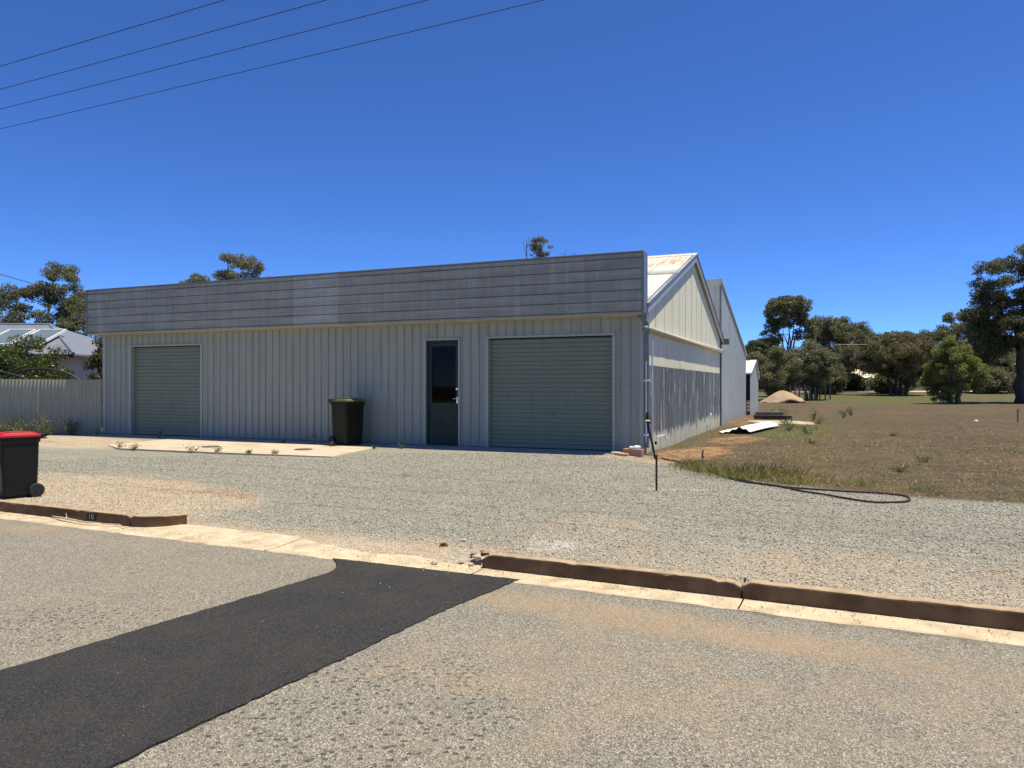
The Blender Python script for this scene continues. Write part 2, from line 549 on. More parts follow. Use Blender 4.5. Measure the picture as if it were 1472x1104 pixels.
class MB:
    """collects faces into one mesh"""

    def __init__(s):
        s.v = []; s.f = []

    def add(s, vs, fs):
        b = len(s.v)
        s.v += [tuple(map(float, p)) for p in vs]
        s.f += [tuple(i + b for i in f) for f in fs]
        return s

    def box(s, x0, x1, y0, y1, z0, z1, bev=0):
        if bev:
            # chamfer the vertical and horizontal edges by building a bevelled hull
            b = bev
            vs = []
            for z, k in ((z0, b), (z0 + b, 0), (z1 - b, 0), (z1, b)):
                vs += [(x0 + k + b * (k == 0), y0 + k, z), (x1 - k - b * (k == 0), y0 + k, z), (x1 - k, y0 + k + b * (k == 0), z), (x1 - k, y1 - k - b * (k == 0), z),
                       (x1 - k - b * (k == 0), y1 - k, z), (x0 + k + b * (k == 0), y1 - k, z), (x0 + k, y1 - k - b * (k == 0), z), (x0 + k, y0 + k + b * (k == 0), z)]
            fs = [tuple(range(7, -1, -1)), tuple(range(24, 32))]
            for r in range(3):
                for i in range(8):
                    j = (i + 1) % 8
                    fs.append((r * 8 + i, r * 8 + j, r * 8 + 8 + j, r * 8 + 8 + i))
            return s.add(vs, fs)
        return s.add([(x0, y0, z0), (x1, y0, z0), (x1, y1, z0), (x0, y1, z0), (x0, y0, z1), (x1, y0, z1), (x1, y1, z1), (x0, y1, z1)],
                     [(0, 3, 2, 1), (4, 5, 6, 7), (0, 1, 5, 4), (1, 2, 6, 5), (2, 3, 7, 6), (3, 0, 4, 7)])

    def tube(s, pts, rad, n=8, cap=True):
        pts = [Vector(p) for p in pts]
        if isinstance(rad, (int, float)):
            rad = [rad] * len(pts)
        rings = []
        up = None
        for i, p in enumerate(pts):
            d = (pts[min(i + 1, len(pts) - 1)] - pts[max(i - 1, 0)])
            if d.length < 1e-9:
                d = Vector((0, 0, 1))
            d.normalize()
            if up is None:
                up = Vector((0, 0, 1)) if abs(d.z) < .9 else Vector((1, 0, 0))
            a = d.cross(up)
            if a.length < 1e-4:
                a = d.cross(Vector((1, .3, 0)))
            a.normalize()
            b = a.cross(d).normalized()
            up = b
            rings.append([p + (a * math.cos(2 * math.pi * k / n) + b * math.sin(2 * math.pi * k / n)) * rad[i] for k in range(n)])
        vs = [q for r in rings for q in r]
        fs = []
        for i in range(len(pts) - 1):
            for k in range(n):
                k2 = (k + 1) % n
                fs.append((i * n + k, i * n + k2, (i + 1) * n + k2, (i + 1) * n + k))
        if cap:
            fs.append(tuple(range(n - 1, -1, -1)))
            fs.append(tuple((len(pts) - 1) * n + k for k in range(n)))
        return s.add(vs, fs)

    def loft(s, rings, cap=True):
        n = len(rings[0])
        vs = [q for r in rings for q in r]
        fs = []
        for i in range(len(rings) - 1):
            for k in range(n):
                k2 = (k + 1) % n
                fs.append((i * n + k, i * n + k2, (i + 1) * n + k2, (i + 1) * n + k))
        if cap:
            fs.append(tuple(range(n - 1, -1, -1)))
            fs.append(tuple((len(rings) - 1) * n + k for k in range(n)))
        return s.add(vs, fs)

    def prism(s, poly, z0, z1):
        n = len(poly)
        vs = [(x, y, z0) for x, y in poly] + [(x, y, z1) for x, y in poly]
        fs = [tuple(range(n - 1, -1, -1)), tuple(range(n, 2 * n))]
        for i in range(n):
            j = (i + 1) % n
            fs.append((i, j, n + j, n + i))
        return s.add(vs, fs)

    def build(s, name, mat, parent=None, smooth=False):
        me = bpy.data.meshes.new(name)
        me.from_pydata(s.v, [], s.f)
        me.materials.append(M(mat))
        if smooth:
            me.polygons.foreach_set('use_smooth', [True] * len(me.polygons))
        me.update()
        o = bpy.data.objects.new(name, me)
        COL.objects.link(o)
        o.parent = parent
        return o


def np_mesh(name, verts, nper, mat, parent=None, loops=None):
    """verts (N*nper,3) -> N separate polygons with nper corners"""
    n = len(verts)
    me = bpy.data.meshes.new(name)
    me.vertices.add(n)
    me.vertices.foreach_set('co', np.asarray(verts, np.float32).ravel())
    if loops is None:
        loops = np.arange(n, dtype=np.int32)
    nf = len(loops) // nper
    me.loops.add(len(loops))
    me.loops.foreach_set('vertex_index', np.asarray(loops, np.int32))
    me.polygons.add(nf)
    me.polygons.foreach_set('loop_start', np.arange(nf, dtype=np.int32) * nper)
    me.polygons.foreach_set('loop_total', np.full(nf, nper, np.int32))
    me.update(calc_edges=True)
    me.materials.append(M(mat))
    o = bpy.data.objects.new(name, me)
    COL.objects.link(o)
    o.parent = parent
    return o


def copy_tree(o, parent=None):
    c = o.copy()
    COL.objects.link(c)
    c.parent = parent
    for ch in o.children:
        copy_tree(ch, c)
    return c


# ------------------------------------------------------------------ the ground sheet
def axis(lo, hi, step, far, grow=1.13):
    mid = list(np.arange(lo, hi + 1e-6, step))
    a = []; x = hi; d = step
    while x < far:
        d *= grow; x += d; a.append(x)
    b = []; x = lo; d = step
    while x > -far:
        d *= grow; x -= d; b.append(x)
    return np.array(b[::-1] + mid + a)


def poly_mask(x, y, poly, soft):
    """signed soft mask: 1 inside polygon, 0 outside, over +-soft metres"""
    P = np.array(poly, float)
    inside = np.zeros(x.shape, bool)
    d = np.full(x.shape, 1e9)
    n = len(P)
    for i in range(n):
        a = P[i]; b = P[(i + 1) % n]
        ab = b - a
        L = ab @ ab
        tt = np.clip(((x - a[0]) * ab[0] + (y - a[1]) * ab[1]) / L, 0, 1)
        d = np.minimum(d, np.hypot(x - a[0] - tt * ab[0], y - a[1] - tt * ab[1]))
        cond = (a[1] > y) != (b[1] > y)
        xs_ = a[0] + (y - a[1]) / (b[1] - a[1] + 1e-12) * ab[0]
        inside ^= cond & (x < xs_)
    sd = np.where(inside, d, -d)
    return np.clip(.5 + sd / (2 * soft), 0, 1)


def blob(x, y, cx, cy, rx, ry, rot=0, soft=.5):
    c, s_ = math.cos(rot), math.sin(rot)
    u = ((x - cx) * c + (y - cy) * s_) / rx
    v = (-(x - cx) * s_ + (y - cy) * c) / ry
    return 1 - sstep(1 - soft, 1 + soft, np.hypot(u, v))


# outline of the gravel (world metres)
GRAVEL = [(-30, 22.0), (-13.6, 19.4), (-11.5, 20.9), (2.3, 15.6), (2.72, 14.2), (2.95, 11.9), (3.75, 10.7), (5.0, 9.55), (6.3, 8.95), (9, 8.1), (30, -1), (30, -30), (-60, -30)]


def zones(X, Y):
    X = np.asarray(X, float); Y = np.asarray(Y, float)
    s = X * K1[0] + (Y - K0[1]) * K1[1]
    tt = X * K2[0] + (Y - K0[1]) * K2[1]
    bx = (X - CX) * E1[0] + (Y - CY) * E1[1]
    by = (X - CX) * E2[0] + (Y - CY) * E2[1]
    gravel = poly_mask(X, Y, GRAVEL, .35)
    tan = np.zeros_like(X)
    # sandy verge behind the left kerb
    tan = np.maximum(tan, blob(s, tt, -7.6, .9, 3.3, 1.55, R(-4), .35))
    tan = np.maximum(tan, .8 * blob(s, tt, -5.2, 1.1, 1.0, .9, 0, .6))
    # sandy ground by the slab and the fence
    tan = np.maximum(tan, blob(bx, by, -13.6, -2.2, 3.2, 1.15, R(-8), .35))
    # along the right kerb
    tan = np.maximum(tan, .60 * blob(s, tt, 3.2, .2, 5.0, 1.7, R(2), .8))
    tan = np.maximum(tan, .5 * blob(s, tt, .3, 1.5, .8, .9, 0, .6))
    # crossover
    tan = np.maximum(tan, .95 * (1 - sstep(.15, 1.0, tt)) * sstep(S_L - .2, S_L + .3, s) * (1 - sstep(S_R, S_R + .4, s)))
    # pale spill in front of the bricks
    tan = np.maximum(tan, .8 * blob(bx, by, .1, -.95, .9, .4, 0, .5))
    orange = np.zeros_like(X)
    orange = np.maximum(orange, .68 * blob(bx, by, .8, .9, .75, 2.3, R(-6), .6))
    orange = np.maximum(orange, .55 * blob(bx, by, 1.2, 5.2, .8, 2.2, R(-6), .6))
    orange = np.maximum(orange, .45 * blob(bx, by, .5, 16, .9, 5, 0, .5))
    orange = np.maximum(orange, .5 * blob(s, tt, -5.8, 1.7, 1.2, .35, R(8), .6))
    orange = np.maximum(orange, .42 * blob(bx, by, -13.4, -2.6, 2.0, .6, 0, .6))
    green = np.zeros_like(X)
    green = np.maximum(green, .9 * blob(X, Y, 29, 66, 10, 9, 0, .3))
    green = np.maximum(green, .7 * blob(X, Y, 46, 72, 16, 14, 0, .3))
    green = np.maximum(green, .75 * blob(bx, by, 2.6, 9.5, 1.3, 3.6, R(-8), .6))
    green = np.maximum(green, .55 * blob(bx, by, 3.4, 15, 1.5, 4, R(-8), .6))
    green = np.maximum(green, .6 * blob(X, Y, 3.5, 11.2, .55, 1.3, R(40), .6))
    white = np.zeros_like(X)
    white = np.maximum(white, .62 * blob(X, Y, .53, 7.25, .55, .28, R(-20), .8))
    white = np.maximum(white, .7 * blob(X, Y, 2.35, 10.35, .5, .10, R(-15), .6))
    dark = np.zeros_like(X)
    # wheel tracks: finer, darker gravel
    dark = np.maximum(dark, .52 * blob(s, tt, -3.0, 3.1, 4.0, .5, R(12), .6))
    dark = np.maximum(dark, .5 * blob(s, tt, -.8, 4.6, 4.2, .28, R(38), .6))
    dark = np.maximum(dark, .5 * blob(s, tt, -2.4, 4.9, 4.2, .28, R(38), .6))
    dark = np.maximum(dark, .5 * blob(s, tt, 3.4, 2.6, 3.5, .6, R(-3), .6))
    return gravel, tan, orange, green, white, dark


def make_ground():
    xs = axis(-13, 12, .09, 700, 1.10)
    ys = axis(4.2, 21, .09, 700, 1.085)
    X, Y = np.meshgrid(xs, ys)
    Z = height(X, Y)
    g = zones(X, Y)
    pts = np.stack([X, Y, Z], -1).reshape(-1, 3)
    nx, ny = len(xs), len(ys)
    idx = np.arange(nx * ny).reshape(ny, nx)
    q = np.stack([idx[:-1, :-1], idx[:-1, 1:], idx[1:, 1:], idx[1:, :-1]], -1).reshape(-1, 4)
    cxf = X[:-1, :-1].ravel() + .04; cyf = Y[:-1, :-1].ravel() + .04
    isg = poly_mask(cxf, cyf, GRAVEL, .05) > .5
    isg &= (cyf < 60) & (cyf > -20)
    for name, sel, lab in (('gravel_forecourt', isg, 'grey gravel forecourt between the kerb and the metal shed'), ('dry_field', ~isg, 'dry mown field of brown grass beside the shed')):
        qs = q[sel]
        used, inv = np.unique(qs.ravel(), return_inverse=True)
        ob = np_mesh(name, pts[used], 4, 'ground', None, inv.astype(np.int32))
        me = ob.data
        for nm, tri in (('zoneA', g[:3]), ('zoneB', g[3:])):
            a = me.attributes.new(nm, 'FLOAT_COLOR', 'POINT')
            arr = np.ones((len(used), 4), np.float32)
            for k in range(3):
                arr[:, k] = tri[k].ravel()[used]
            a.data.foreach_set('color', arr.ravel())
        me.polygons.foreach_set('use_smooth', np.ones(len(me.polygons), bool))
        tag(ob, lab, None, None, 'structure')


make_ground()


def make_road():
    ss = axis(-9, 6, .12, 300, 1.15)
    ts = np.concatenate([np.linspace(-12.3, -7, 20), np.linspace(-6.8, -.24, 70)])
    Sg, Tg = np.meshgrid(ss, ts)
    wob = (fbm(Sg * 3, np.zeros_like(Sg) + 2, 3) - .45) * .03
    Tg = Tg + np.where(np.isclose(Tg, -.24), wob, 0)
    Z = (fbm(Sg * .5 + 9, Tg * .5, 3) - .45) * .012 + .006 * (1 - sstep(-12.3, -6, Tg)) + np.where(Tg > -.3, -.004, 0)
    X = K0[0] + K1[0] * Sg + K2[0] * Tg
    Y = K0[1] + K1[1] * Sg + K2[1] * Tg
    pts = np.stack([X, Y, Z], -1).reshape(-1, 3)
    nx, ny = len(ss), len(ts)
    idx = np.arange(nx * ny).reshape(ny, nx)
    q = np.stack([idx[:-1, :-1], idx[:-1, 1:], idx[1:, 1:], idx[1:, :-1]], -1).reshape(-1)
    ob = np_mesh('road', pts, 4, 'road_seal', None, q.astype(np.int32))
    a = ob.data.attributes.new('edge', 'FLOAT', 'POINT')
    e = sstep(-.62, -.30, Tg) * (.25 + .42 * sstep(-1.0, 2.4, Sg))
    a.data.foreach_set('value', e.ravel().astype(np.float32))
    a = ob.data.attributes.new('pits', 'FLOAT', 'POINT')
    gX, gY = X, Y
    e = np.maximum(.9 * blob(gX, gY, -.75, 3.9, .75, .9, R(-35), .6), .8 * blob(gX, gY, -3.6, 5.2, 1.1, .55, R(30), .6))
    e = np.maximum(e, .55 * blob(gX, gY, .6, 3.2, .8, .5, 0, .7))
    a.data.foreach_set('value', e.ravel().astype(np.float32))
    a = ob.data.attributes.new('sand', 'FLOAT', 'POINT')
    e = np.maximum(.75 * blob(Sg, Tg, 1.6, -.85, 2.2, .35, R(-3), .6), .5 * blob(Sg, Tg, 1.5, -2.0, 1.8, 1.1, 0, .7))
    e = np.maximum(e, .45 * blob(Sg, Tg, 4.2, -1.6, 2.5, 1.2, 0, .7))
    e = np.maximum(e, .5 * blob(Sg, Tg, -6, -.6, 2.5, .3, 0, .7))
    a.data.foreach_set('value', e.ravel().astype(np.float32))
    ob.data.polygons.foreach_set('use_smooth', np.ones(len(ob.data.polygons), bool))
    tag(ob, 'worn pale grey sealed road with plucked stones', None, None, 'structure')


make_road()


def densify(poly, step=.12, jit=.012):
    out = []
    for i in range(len(poly)):
        a = Vector(poly[i]); b = Vector(poly[(i + 1) % len(poly)])
        n = max(1, int((b - a).length / step))
        for k in range(n):
            p = a.lerp(b, k / n)
            out.append((p.x + random.uniform(-jit, jit), p.y + random.uniform(-jit, jit)))
    return out


# dark asphalt patch, a trench repair running down to the left
upper = [(-1.77, 7.30), (-1.69, 7.12), (-1.64, 6.96), (-1.66, 6.80), (-1.74, 6.62), (-2.19, 5.87), (-2.64, 5.13), (-3.07, 4.42), (-6.6, -1.5)]
lower = [(-4.3, -1.5), (-1.72, 3.48), (-1.39, 4.06), (-1.04, 4.66), (-.60, 5.48), (.06, 6.50)]
pp = densify(upper + lower, .05, .009)
mb = MB(); mb.prism(pp, -.02, .012)
tag(mb.build('road_patch', 'patch_asphalt'), 'dark fresh asphalt strip laid across the worn road', None, None, 'structure')

# gutter slabs
gut = tag(empty('gutter', (*K0, 0), R(-25)), 'pale sandy concrete gutter along the road edge', None, None, 'structure')
joints = [-60, -40, -20, -14.6, -12.2, -9.8, -7.5, -5.1, -2.70, -.30, 2.05, 4.45, 6.9, 9.3, 20, 40, 60]
for a, b in zip(joints[:-1], joints[1:]):
    n = max(3, int((b - a) / .15))
    n = min(n, 60)
    mb = MB()
    rows = []
    for i in range(n + 1):
        s_ = a + .006 + (b - a - .012) * i / n
        cr = float(sstep(S_L - .2, S_L + .5, s_) * (1 - sstep(S_R - .5, S_R + .1, s_)))
        w = .02 + .30 * cr
        e = random.uniform(-.018, .018)
        rows.append([(s_, -.31 + e, -.05), (s_, -.31 + e, .000), (s_, -.29 + e, .008), (s_, -.12, .000), (s_, 0.0, .006), (s_, w, .006 + .07 * w), (s_, w, -.06)])
    vs = [p for r in rows for p in r]
    fs = []
    for i in range(n):
        for k in range(6):
            fs.append((i * 7 + k, (i + 1) * 7 + k, (i + 1) * 7 + k + 1, i * 7 + k + 1))
    mb.add(vs, fs)
    mb.build('gutter_slab', 'gutter_conc', gut)


# kerbs
def kerb_piece(path, parent, chip=(), name='kerb_stone', h=.14, wtop=.105):
    """path: list of (s,t,nx,nt) face line with inward normal"""
    mb = MB()
    rows = []
    L = len(path)
    for i, (s_, t_, ns, nt) in enumerate(path):
        hh = h + random.uniform(-.002, .002) + (float(fbm(np.array([s_ * 3.1]), np.array([7.7]), 3)[0]) - .45) * .004
        cq = float(vnoise(np.array([s_ * 9.0]), np.array([3.3])))
        ch_ = .014 * max(0, (cq - .72) / .28)
        for cs, amt, wid in chip:
            hh -= amt * math.exp(-((s_ - cs) / wid) ** 2)
        j = random.uniform(-.003, .003)
        pr = [(0 + j, -.08), (0.004 + j, .02), (.010 + j, hh - .014 - ch_), (.014 + j + ch_, hh - .004 - ch_ * .6), (.024 + ch_, hh - ch_ * .3), (wtop, hh + .001), (wtop + .012, hh - .012), (wtop + .015, -.08)]
        rows.append([(s_ + ns * d, t_ + nt * d, z) for d, z in pr])
    n = 8
    vs = [p for r in rows for p in r]
    fs = []
    for i in range(L - 1):
        for k in range(n - 1):
            fs.append((i * n + k, (i + 1) * n + k, (i + 1) * n + k + 1, i * n + k + 1))
    fs.append(tuple(range(n)))
    fs.append(tuple((L - 1) * n + k for k in range(n - 1, -1, -1)))
    mb.add(vs, fs)
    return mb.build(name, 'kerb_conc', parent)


def straight(a, b):
    n = max(2, int((b - a) / .06))
    return [(a + (b - a) * i / n, 0.0, 0.0, 1.0) for i in range(n + 1)]


kl = tag(empty('kerb', (*K0, 0), R(-25)), 'brown concrete kerb with a painted number and a rounded end, at left', None, None, 'structure')
for a, b in ((-40, -20), (-20, -12.2), (-12.19, -9.8), (-9.79, -7.62), (-7.61, -5.12)):
    kerb_piece(straight(a, b), kl, [(-5.12, .03, .02)])
arc = []
for i in range(15):
    a = R(62) * i / 14
    r = .64
    arc.append((-5.105 + r * math.sin(a), r - r * math.cos(a), -math.sin(a) * 1.0, math.cos(a)))
kerb_piece(arc, kl, [(-5.1, .02, .02)])
kr = tag(empty('kerb', (*K0, 0), R(-25)), 'brown concrete kerb with a broken end and chipped joint, at right', None, None, 'structure')
kerb_piece(straight(-.31, 2.03), kr, [(-.31, .05, .05), (.6, .012, .04), (1.86, .022, .05), (1.95, .03, .03), (2.03, .045, .03)])
kerb_piece(straight(2.045, 4.45), kr, [(2.045, .03, .02), (3.1, .008, .1)])
for a, b in ((4.46, 9.3), (9.31, 20), (20.01, 40)):
    kerb_piece(straight(a, b), kr)


def text_mesh(txt, size, name, mat, parent, loc, rot):
    cu = bpy.data.curves.new(name, 'FONT')
    cu.body = txt
    cu.size = size
    cu.align_x = 'CENTER'
    cu.extrude = .0008
    cu.space_character = 1.1
    ob = bpy.data.objects.new(name, cu)
    COL.objects.link(ob)
    me = bpy.data.meshes.new_from_object(ob.evaluated_get(bpy.context.evaluated_depsgraph_get()))
    bpy.data.objects.remove(ob)
    me.materials.clear()
    me.materials.append(M(mat))
    o = bpy.data.objects.new(name, me)
    COL.objects.link(o)
    o.parent = parent
    o.location = loc
    o.rotation_euler = rot
    return o


mb = MB(); mb.box(-5.90, -5.74, -.002, .012, .028, .122)
mb.build('number_panel', 'dark_metal', kl)
text_mesh('10', .095, 'painted_number', 'number_paint', kl, (-5.82, -.0035, .042), (R(90), 0, 0))

# broken kerb rubble
for i, (s_, t_, r) in enumerate([(-.41, .10, .055), (-.50, .2, .05), (-.44, .03, .035), (-.56, .05, .03), (-.80, -.05, .035), (-.39, .22, .06), (-.85, .62, .035), (-.98, .45, .05)]):
    x, y = k2w(s_, t_)
    z = max(H(x, y), .01)
    bm = MB()
    ph = [random.uniform(.65, 1.25) for _ in range(30)]
    rings = []
    for a in range(4):
        th = R(25 + 43 * a)
        rings.append([(r * ph[a * 7 + k] * math.sin(th) * math.cos(k * math.pi / 3.5), .8 * r * ph[a * 7 + k] * math.sin(th) * math.sin(k * math.pi / 3.5), -.55 * r * math.cos(th)) for k in range(7)])
    bm.loft(rings)
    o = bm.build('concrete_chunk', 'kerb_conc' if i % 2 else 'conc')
    o.location = (x, y, z + r * .25)
    tag(o, ['broken concrete lump closest to the right kerb end', 'broken concrete lump behind the broken kerb end', 'small concrete crumb at the foot of the broken kerb end', 'flat concrete crumb left of the broken kerb end', 'lone pebble of concrete on the gutter by the asphalt patch', 'large concrete lump on top of the broken kerb end', 'dark stone on the driveway above the gutter', 'larger dark stone on the driveway above the gutter'][i], 'rubble', 'rubble at the broken kerb')

# dead twig in the gutter
mb = MB()
p0 = [(-6.55, -.02), (-6.2, -.09), (-5.8, -.12), (-5.5, -.10)]
mb.tube([(*k2w(s_, t_), .03 + .01 * (i % 2)) for i, (s_, t_) in enumerate(p0)], [.006, .014, .011, .004], 6)
mb.tube([(*k2w(-6.15, -.09), .03), (*k2w(-6.22, -.06), .10)], [.008, .003], 5)
mb.tube([(*k2w(-5.5, -.10), .03), (*k2w(-5.25, -.05), .03), (*k2w(-5.05, -.11), .02)], [.007, .009, .003], 5)
tag(mb.build('dead_branch', 'twig_pale'), 'pale dead twig lying in the gutter below the left kerb', 'branch')

# ------------------------------------------------------------------ the main shed (front block with gabled roof)
shed = empty('metal_shed', (CX, CY, 0), BROT, 'long grey metal shed with boarded parapet, two roller doors and gabled side', 'shed')
FL, TOP = .38, 3.10


def profile_rib(u0, u1, pitch, off, rw=.018, rh=.024):
    """pan and rib profile: list of (u, depth)"""
    pts = [(u0, 0)]
    k = math.ceil((u0 - off) / pitch - .02)
    while off + k * pitch < u1 - .002:
        c = off + k * pitch
        for du, d in ((-rw, 0), (-rw * .45, rh), (rw * .45, rh), (rw, 0)):
            u = c + du
            if u0 + .001 < u < u1 - .001:
                pts.append((u, d))
        k += 1
    pts.append((u1, 0))
    return pts


def profile_sine(u0, u1, pitch, amp, off=0, per=6):
    n = max(2, int((u1 - u0) / pitch * per))
    return [(u0 + (u1 - u0) * i / n, amp * math.sin(2 * math.pi * (u0 + (u1 - u0) * i / n - off) / pitch)) for i in range(n + 1)]


def sheet(name, prof, zb, zt, org, ud, nd, mat, parent, thick=.003, smooth=False, wd=(0, 0, 1)):
    """profile swept along wd (default z) between zb(u) and zt(u); nd = outward"""
    mb = MB()
    fb = zb if callable(zb) else (lambda u: zb)
    ft = zt if callable(zt) else (lambda u: zt)
    org, ud, nd, wd = map(Vector, (org, ud, nd, wd))
    A = []; B = []; A2 = []; B2 = []
    for u, d in prof:
        p = org + ud * u + nd * d
        A.append(p + wd * fb(u)); B.append(p + wd * ft(u))
        A2.append(p - nd * thick + wd * fb(u)); B2.append(p - nd * thick + wd * ft(u))
    n = len(prof)
    fs = []
    for i in range(n - 1):
        fs.append((i, i + 1, n + i + 1, n + i))
        fs.append((2 * n + i + 1, 2 * n + i, 3 * n + i, 3 * n + i + 1))
        fs.append((i + 1, i, 2 * n + i, 2 * n + i + 1))
        fs.append((n + i, n + i + 1, 3 * n + i + 1, 3 * n + i))
    fs.append((0, n, 3 * n, 2 * n)); fs.append((n - 1, 2 * n + n - 1, 3 * n + n - 1, n + n - 1))
    mb.add(A + B + A2 + B2, fs)
    return mb.build(name, mat, parent, smooth)


# front wall sheets
front = empty('front_wall', parent=shed)
PITCH, OFF = .21, -.055
openings = [(-14.18, -11.57, 2.80), (-4.98, -4.09, 2.76), (-3.45, -.58, 2.77)]
spans = []
cur = -15.17
for a, b, tz in openings:
    spans.append((cur, a, FL + .005)); spans.append((a, b, tz)); cur = b
spans.append((cur, -.02, FL + .005))
for a, b, zb in spans:
    x = a
    while x < b - .05:
        e = min(b, x + PITCH * 4 if b - x > PITCH * 5 else b)
        sheet('wall_sheet', profile_rib(x + .001, e - .001, PITCH, OFF), zb, TOP, (0, random.uniform(-.0015, .0015), 0), (1, 0, 0), (0, -1, 0), 'sheet_grey', front)
        x = e
# screws along three girts
mb = MB()
for z in (.66, 1.72, 2.84):
    for k in range(73):
        x = OFF - PITCH * k
        if any(a - .02 < x < b + .02 and z < tz for a, b, tz in openings) or random.random() < .12:
            continue
        mb.tube([(x, -.020, z), (x, -.032, z)], .013, 6)
tag(mb.build('roofing_screws', 'screw_steel', front), kind='stuff')
# corner and opening trims
for x0, x1, z0, z1 in ((-15.215, -15.10, FL, TOP), (-.075, .012, FL, TOP)):
    mb = MB(); mb.box(x0, x1, -.026, .03, z0, z1, .003); mb.build('corner_flashing', 'trim_grey', front)


def trim_frame(a, b, tz, par, w=.055):
    for x0, x1 in ((a - .012, a + w), (b - w, b + .012)):
        mb = MB(); mb.box(x0, x1, -.030, .14, FL, tz + .012, .003); mb.build('jamb', 'trim_grey', par)
    mb = MB(); mb.box(a + w, b - w, -.028, .10, tz - .03, tz + .010, .003); mb.build('head_flashing', 'trim_grey', par)


def roller_door(a, b, tz, hx, lab):
    d = empty('roller_door', parent=shed)
    d['label'] = lab
    trim_frame(a, b, tz, d)
    x0, x1 = a + .06, b - .06
    prof = []
    zz = FL + .09
    pitch = .0935
    z = zz
    while z < tz - .03:
        for f, dd in ((0, 0), (.16, 0), (.28, .017), (.78, .017), (.92, 0)):
            if z + f * pitch < tz - .005:
                prof.append((z + f * pitch, dd))
        z += pitch
    mb = MB()
    vs = []; fs = []
    for i, (z, dd) in enumerate(prof):
        vs += [(x0, .10 - dd, z), (x1, .10 - dd, z)]
        if i:
            fs.append((2 * i - 2, 2 * i - 1, 2 * i + 1, 2 * i))
    mb.add(vs, fs)
    mb.build('curtain', 'door_green_grey', d)
    mb = MB(); mb.box(x0, x1, .075, .125, FL + .012, FL + .092, .006); mb.build('bottom_rail', 'door_green_grey', d)
    mb = MB(); mb.box(x0, x1, .05, .13, tz - .055, tz - .031); mb.build('head_gap_shade', 'black_void', d)  # black bar paints the shade in the slot above the curtain
    h = MB(); h.box(hx - .075, hx + .075, .066, .084, 1.075, 1.165, .005)
    h.tube([(hx - .05, .066, 1.12), (hx - .05, .045, 1.12), (hx + .05, .045, 1.12), (hx + .05, .066, 1.12)], .007, 6)
    h.build('handle', 'door_green_grey', d)
    return d


roller_door(-14.18, -11.57, 2.80, -12.8, 'narrower grey-green roller door near the corrugated fence')
roller_door(-3.45, -.58, 2.77, -2.03, 'wider grey-green roller door beside the green entry door')

# entry door
pd = empty('entry_door', parent=shed)
pd['label'] = 'dark green half-glazed entry door'
trim_frame(-4.98, -4.09, 2.76, pd, .035)
mb = MB()
x0, x1, z0, z1 = -4.945, -4.125, FL + .012, 2.728
mb.box(x0, x0 + .045, .03, .12, z0, z1, .003); mb.box(x1 - .03, x1, .03, .12, z0, z1, .003); mb.box(x0 + .045, x1 - .03, .03, .12, z1 - .05, z1, .003)
mb.build('door_frame', 'dark_green_paint', pd)
leaf = MB()
lx0, lx1, lz0, lz1 = x0 + .05, x1 - .034, z0, z1 - .055
gx0, gx1, gz0, gz1 = lx0 + .055, lx1 - .055, 1.315, lz1 - .065
leaf.box(lx0, gx0, .055, .097, lz0, lz1, .002); leaf.box(gx1, lx1, .055, .097, lz0, lz1, .002)
leaf.box(gx0, gx1, .055, .097, gz1, lz1, .002); leaf.box(gx0, gx1, .055, .097, lz0, gz0, .002)
dl = leaf.build('door_leaf', 'dark_green_paint', pd)
mb = MB(); mb.box(gx0, gx1, .074, .079, gz0, gz1); mb.build('glass_pane', 'window_glass', dl)
mb = MB()
for xa, xb, za, zb2 in ((gx0, gx0 + .012, gz0, gz1), (gx1 - .012, gx1, gz0, gz1), (gx0 + .012, gx1 - .012, gz1 - .012, gz1), (gx0 + .012, gx1 - .012, gz0, gz0 + .012)):
    mb.box(xa, xb, .060, .073, za, zb2)
mb.build('glazing_bead', 'dark_green_paint', dl)
mb = MB()
hx = lx1 - .028
mb.box(hx - .018, hx + .018, .048, .056, 1.32, 1.46, .002)
mb.tube([(hx, .05, 1.425), (hx, .012, 1.425)], .011, 8)
mb.tube([(hx + .01, .012, 1.425), (hx - .085, .012, 1.425)], .010, 8)
mb.build('lever_handle', 'chrome', dl)
mb = MB(); mb.tube([(hx, .052, 1.64), (hx, .038, 1.64)], .026, 10); mb.build('deadlock', 'chrome', dl)
text_mesh('18', .075, 'door_number', 'black_void', dl, ((gx0 + gx1) / 2 - .03, .0535, 1.215), (R(90), 0, 0))
mb = MB(); mb.box(-4.98, -4.09, .14, .5, FL, FL + .003); mb.build('threshold', 'footing_conc', pd)

# room behind the openings, its unlit darkness painted as black lining
mb = MB()
mb.add([(-15.1, .16, FL + .002), (-.1, .16, FL + .002), (-.1, 6, FL + .002), (-15.1, 6, FL + .002), (-15.1, .16, 3.05), (-.1, .16, 3.05), (-.1, 6, 3.05), (-15.1, 6, 3.05)],
       [(0, 1, 2, 3), (7, 6, 5, 4), (1, 5, 6, 2), (2, 6, 7, 3), (3, 7, 4, 0)])
mb.build('inner_lining', 'black_void', shed)

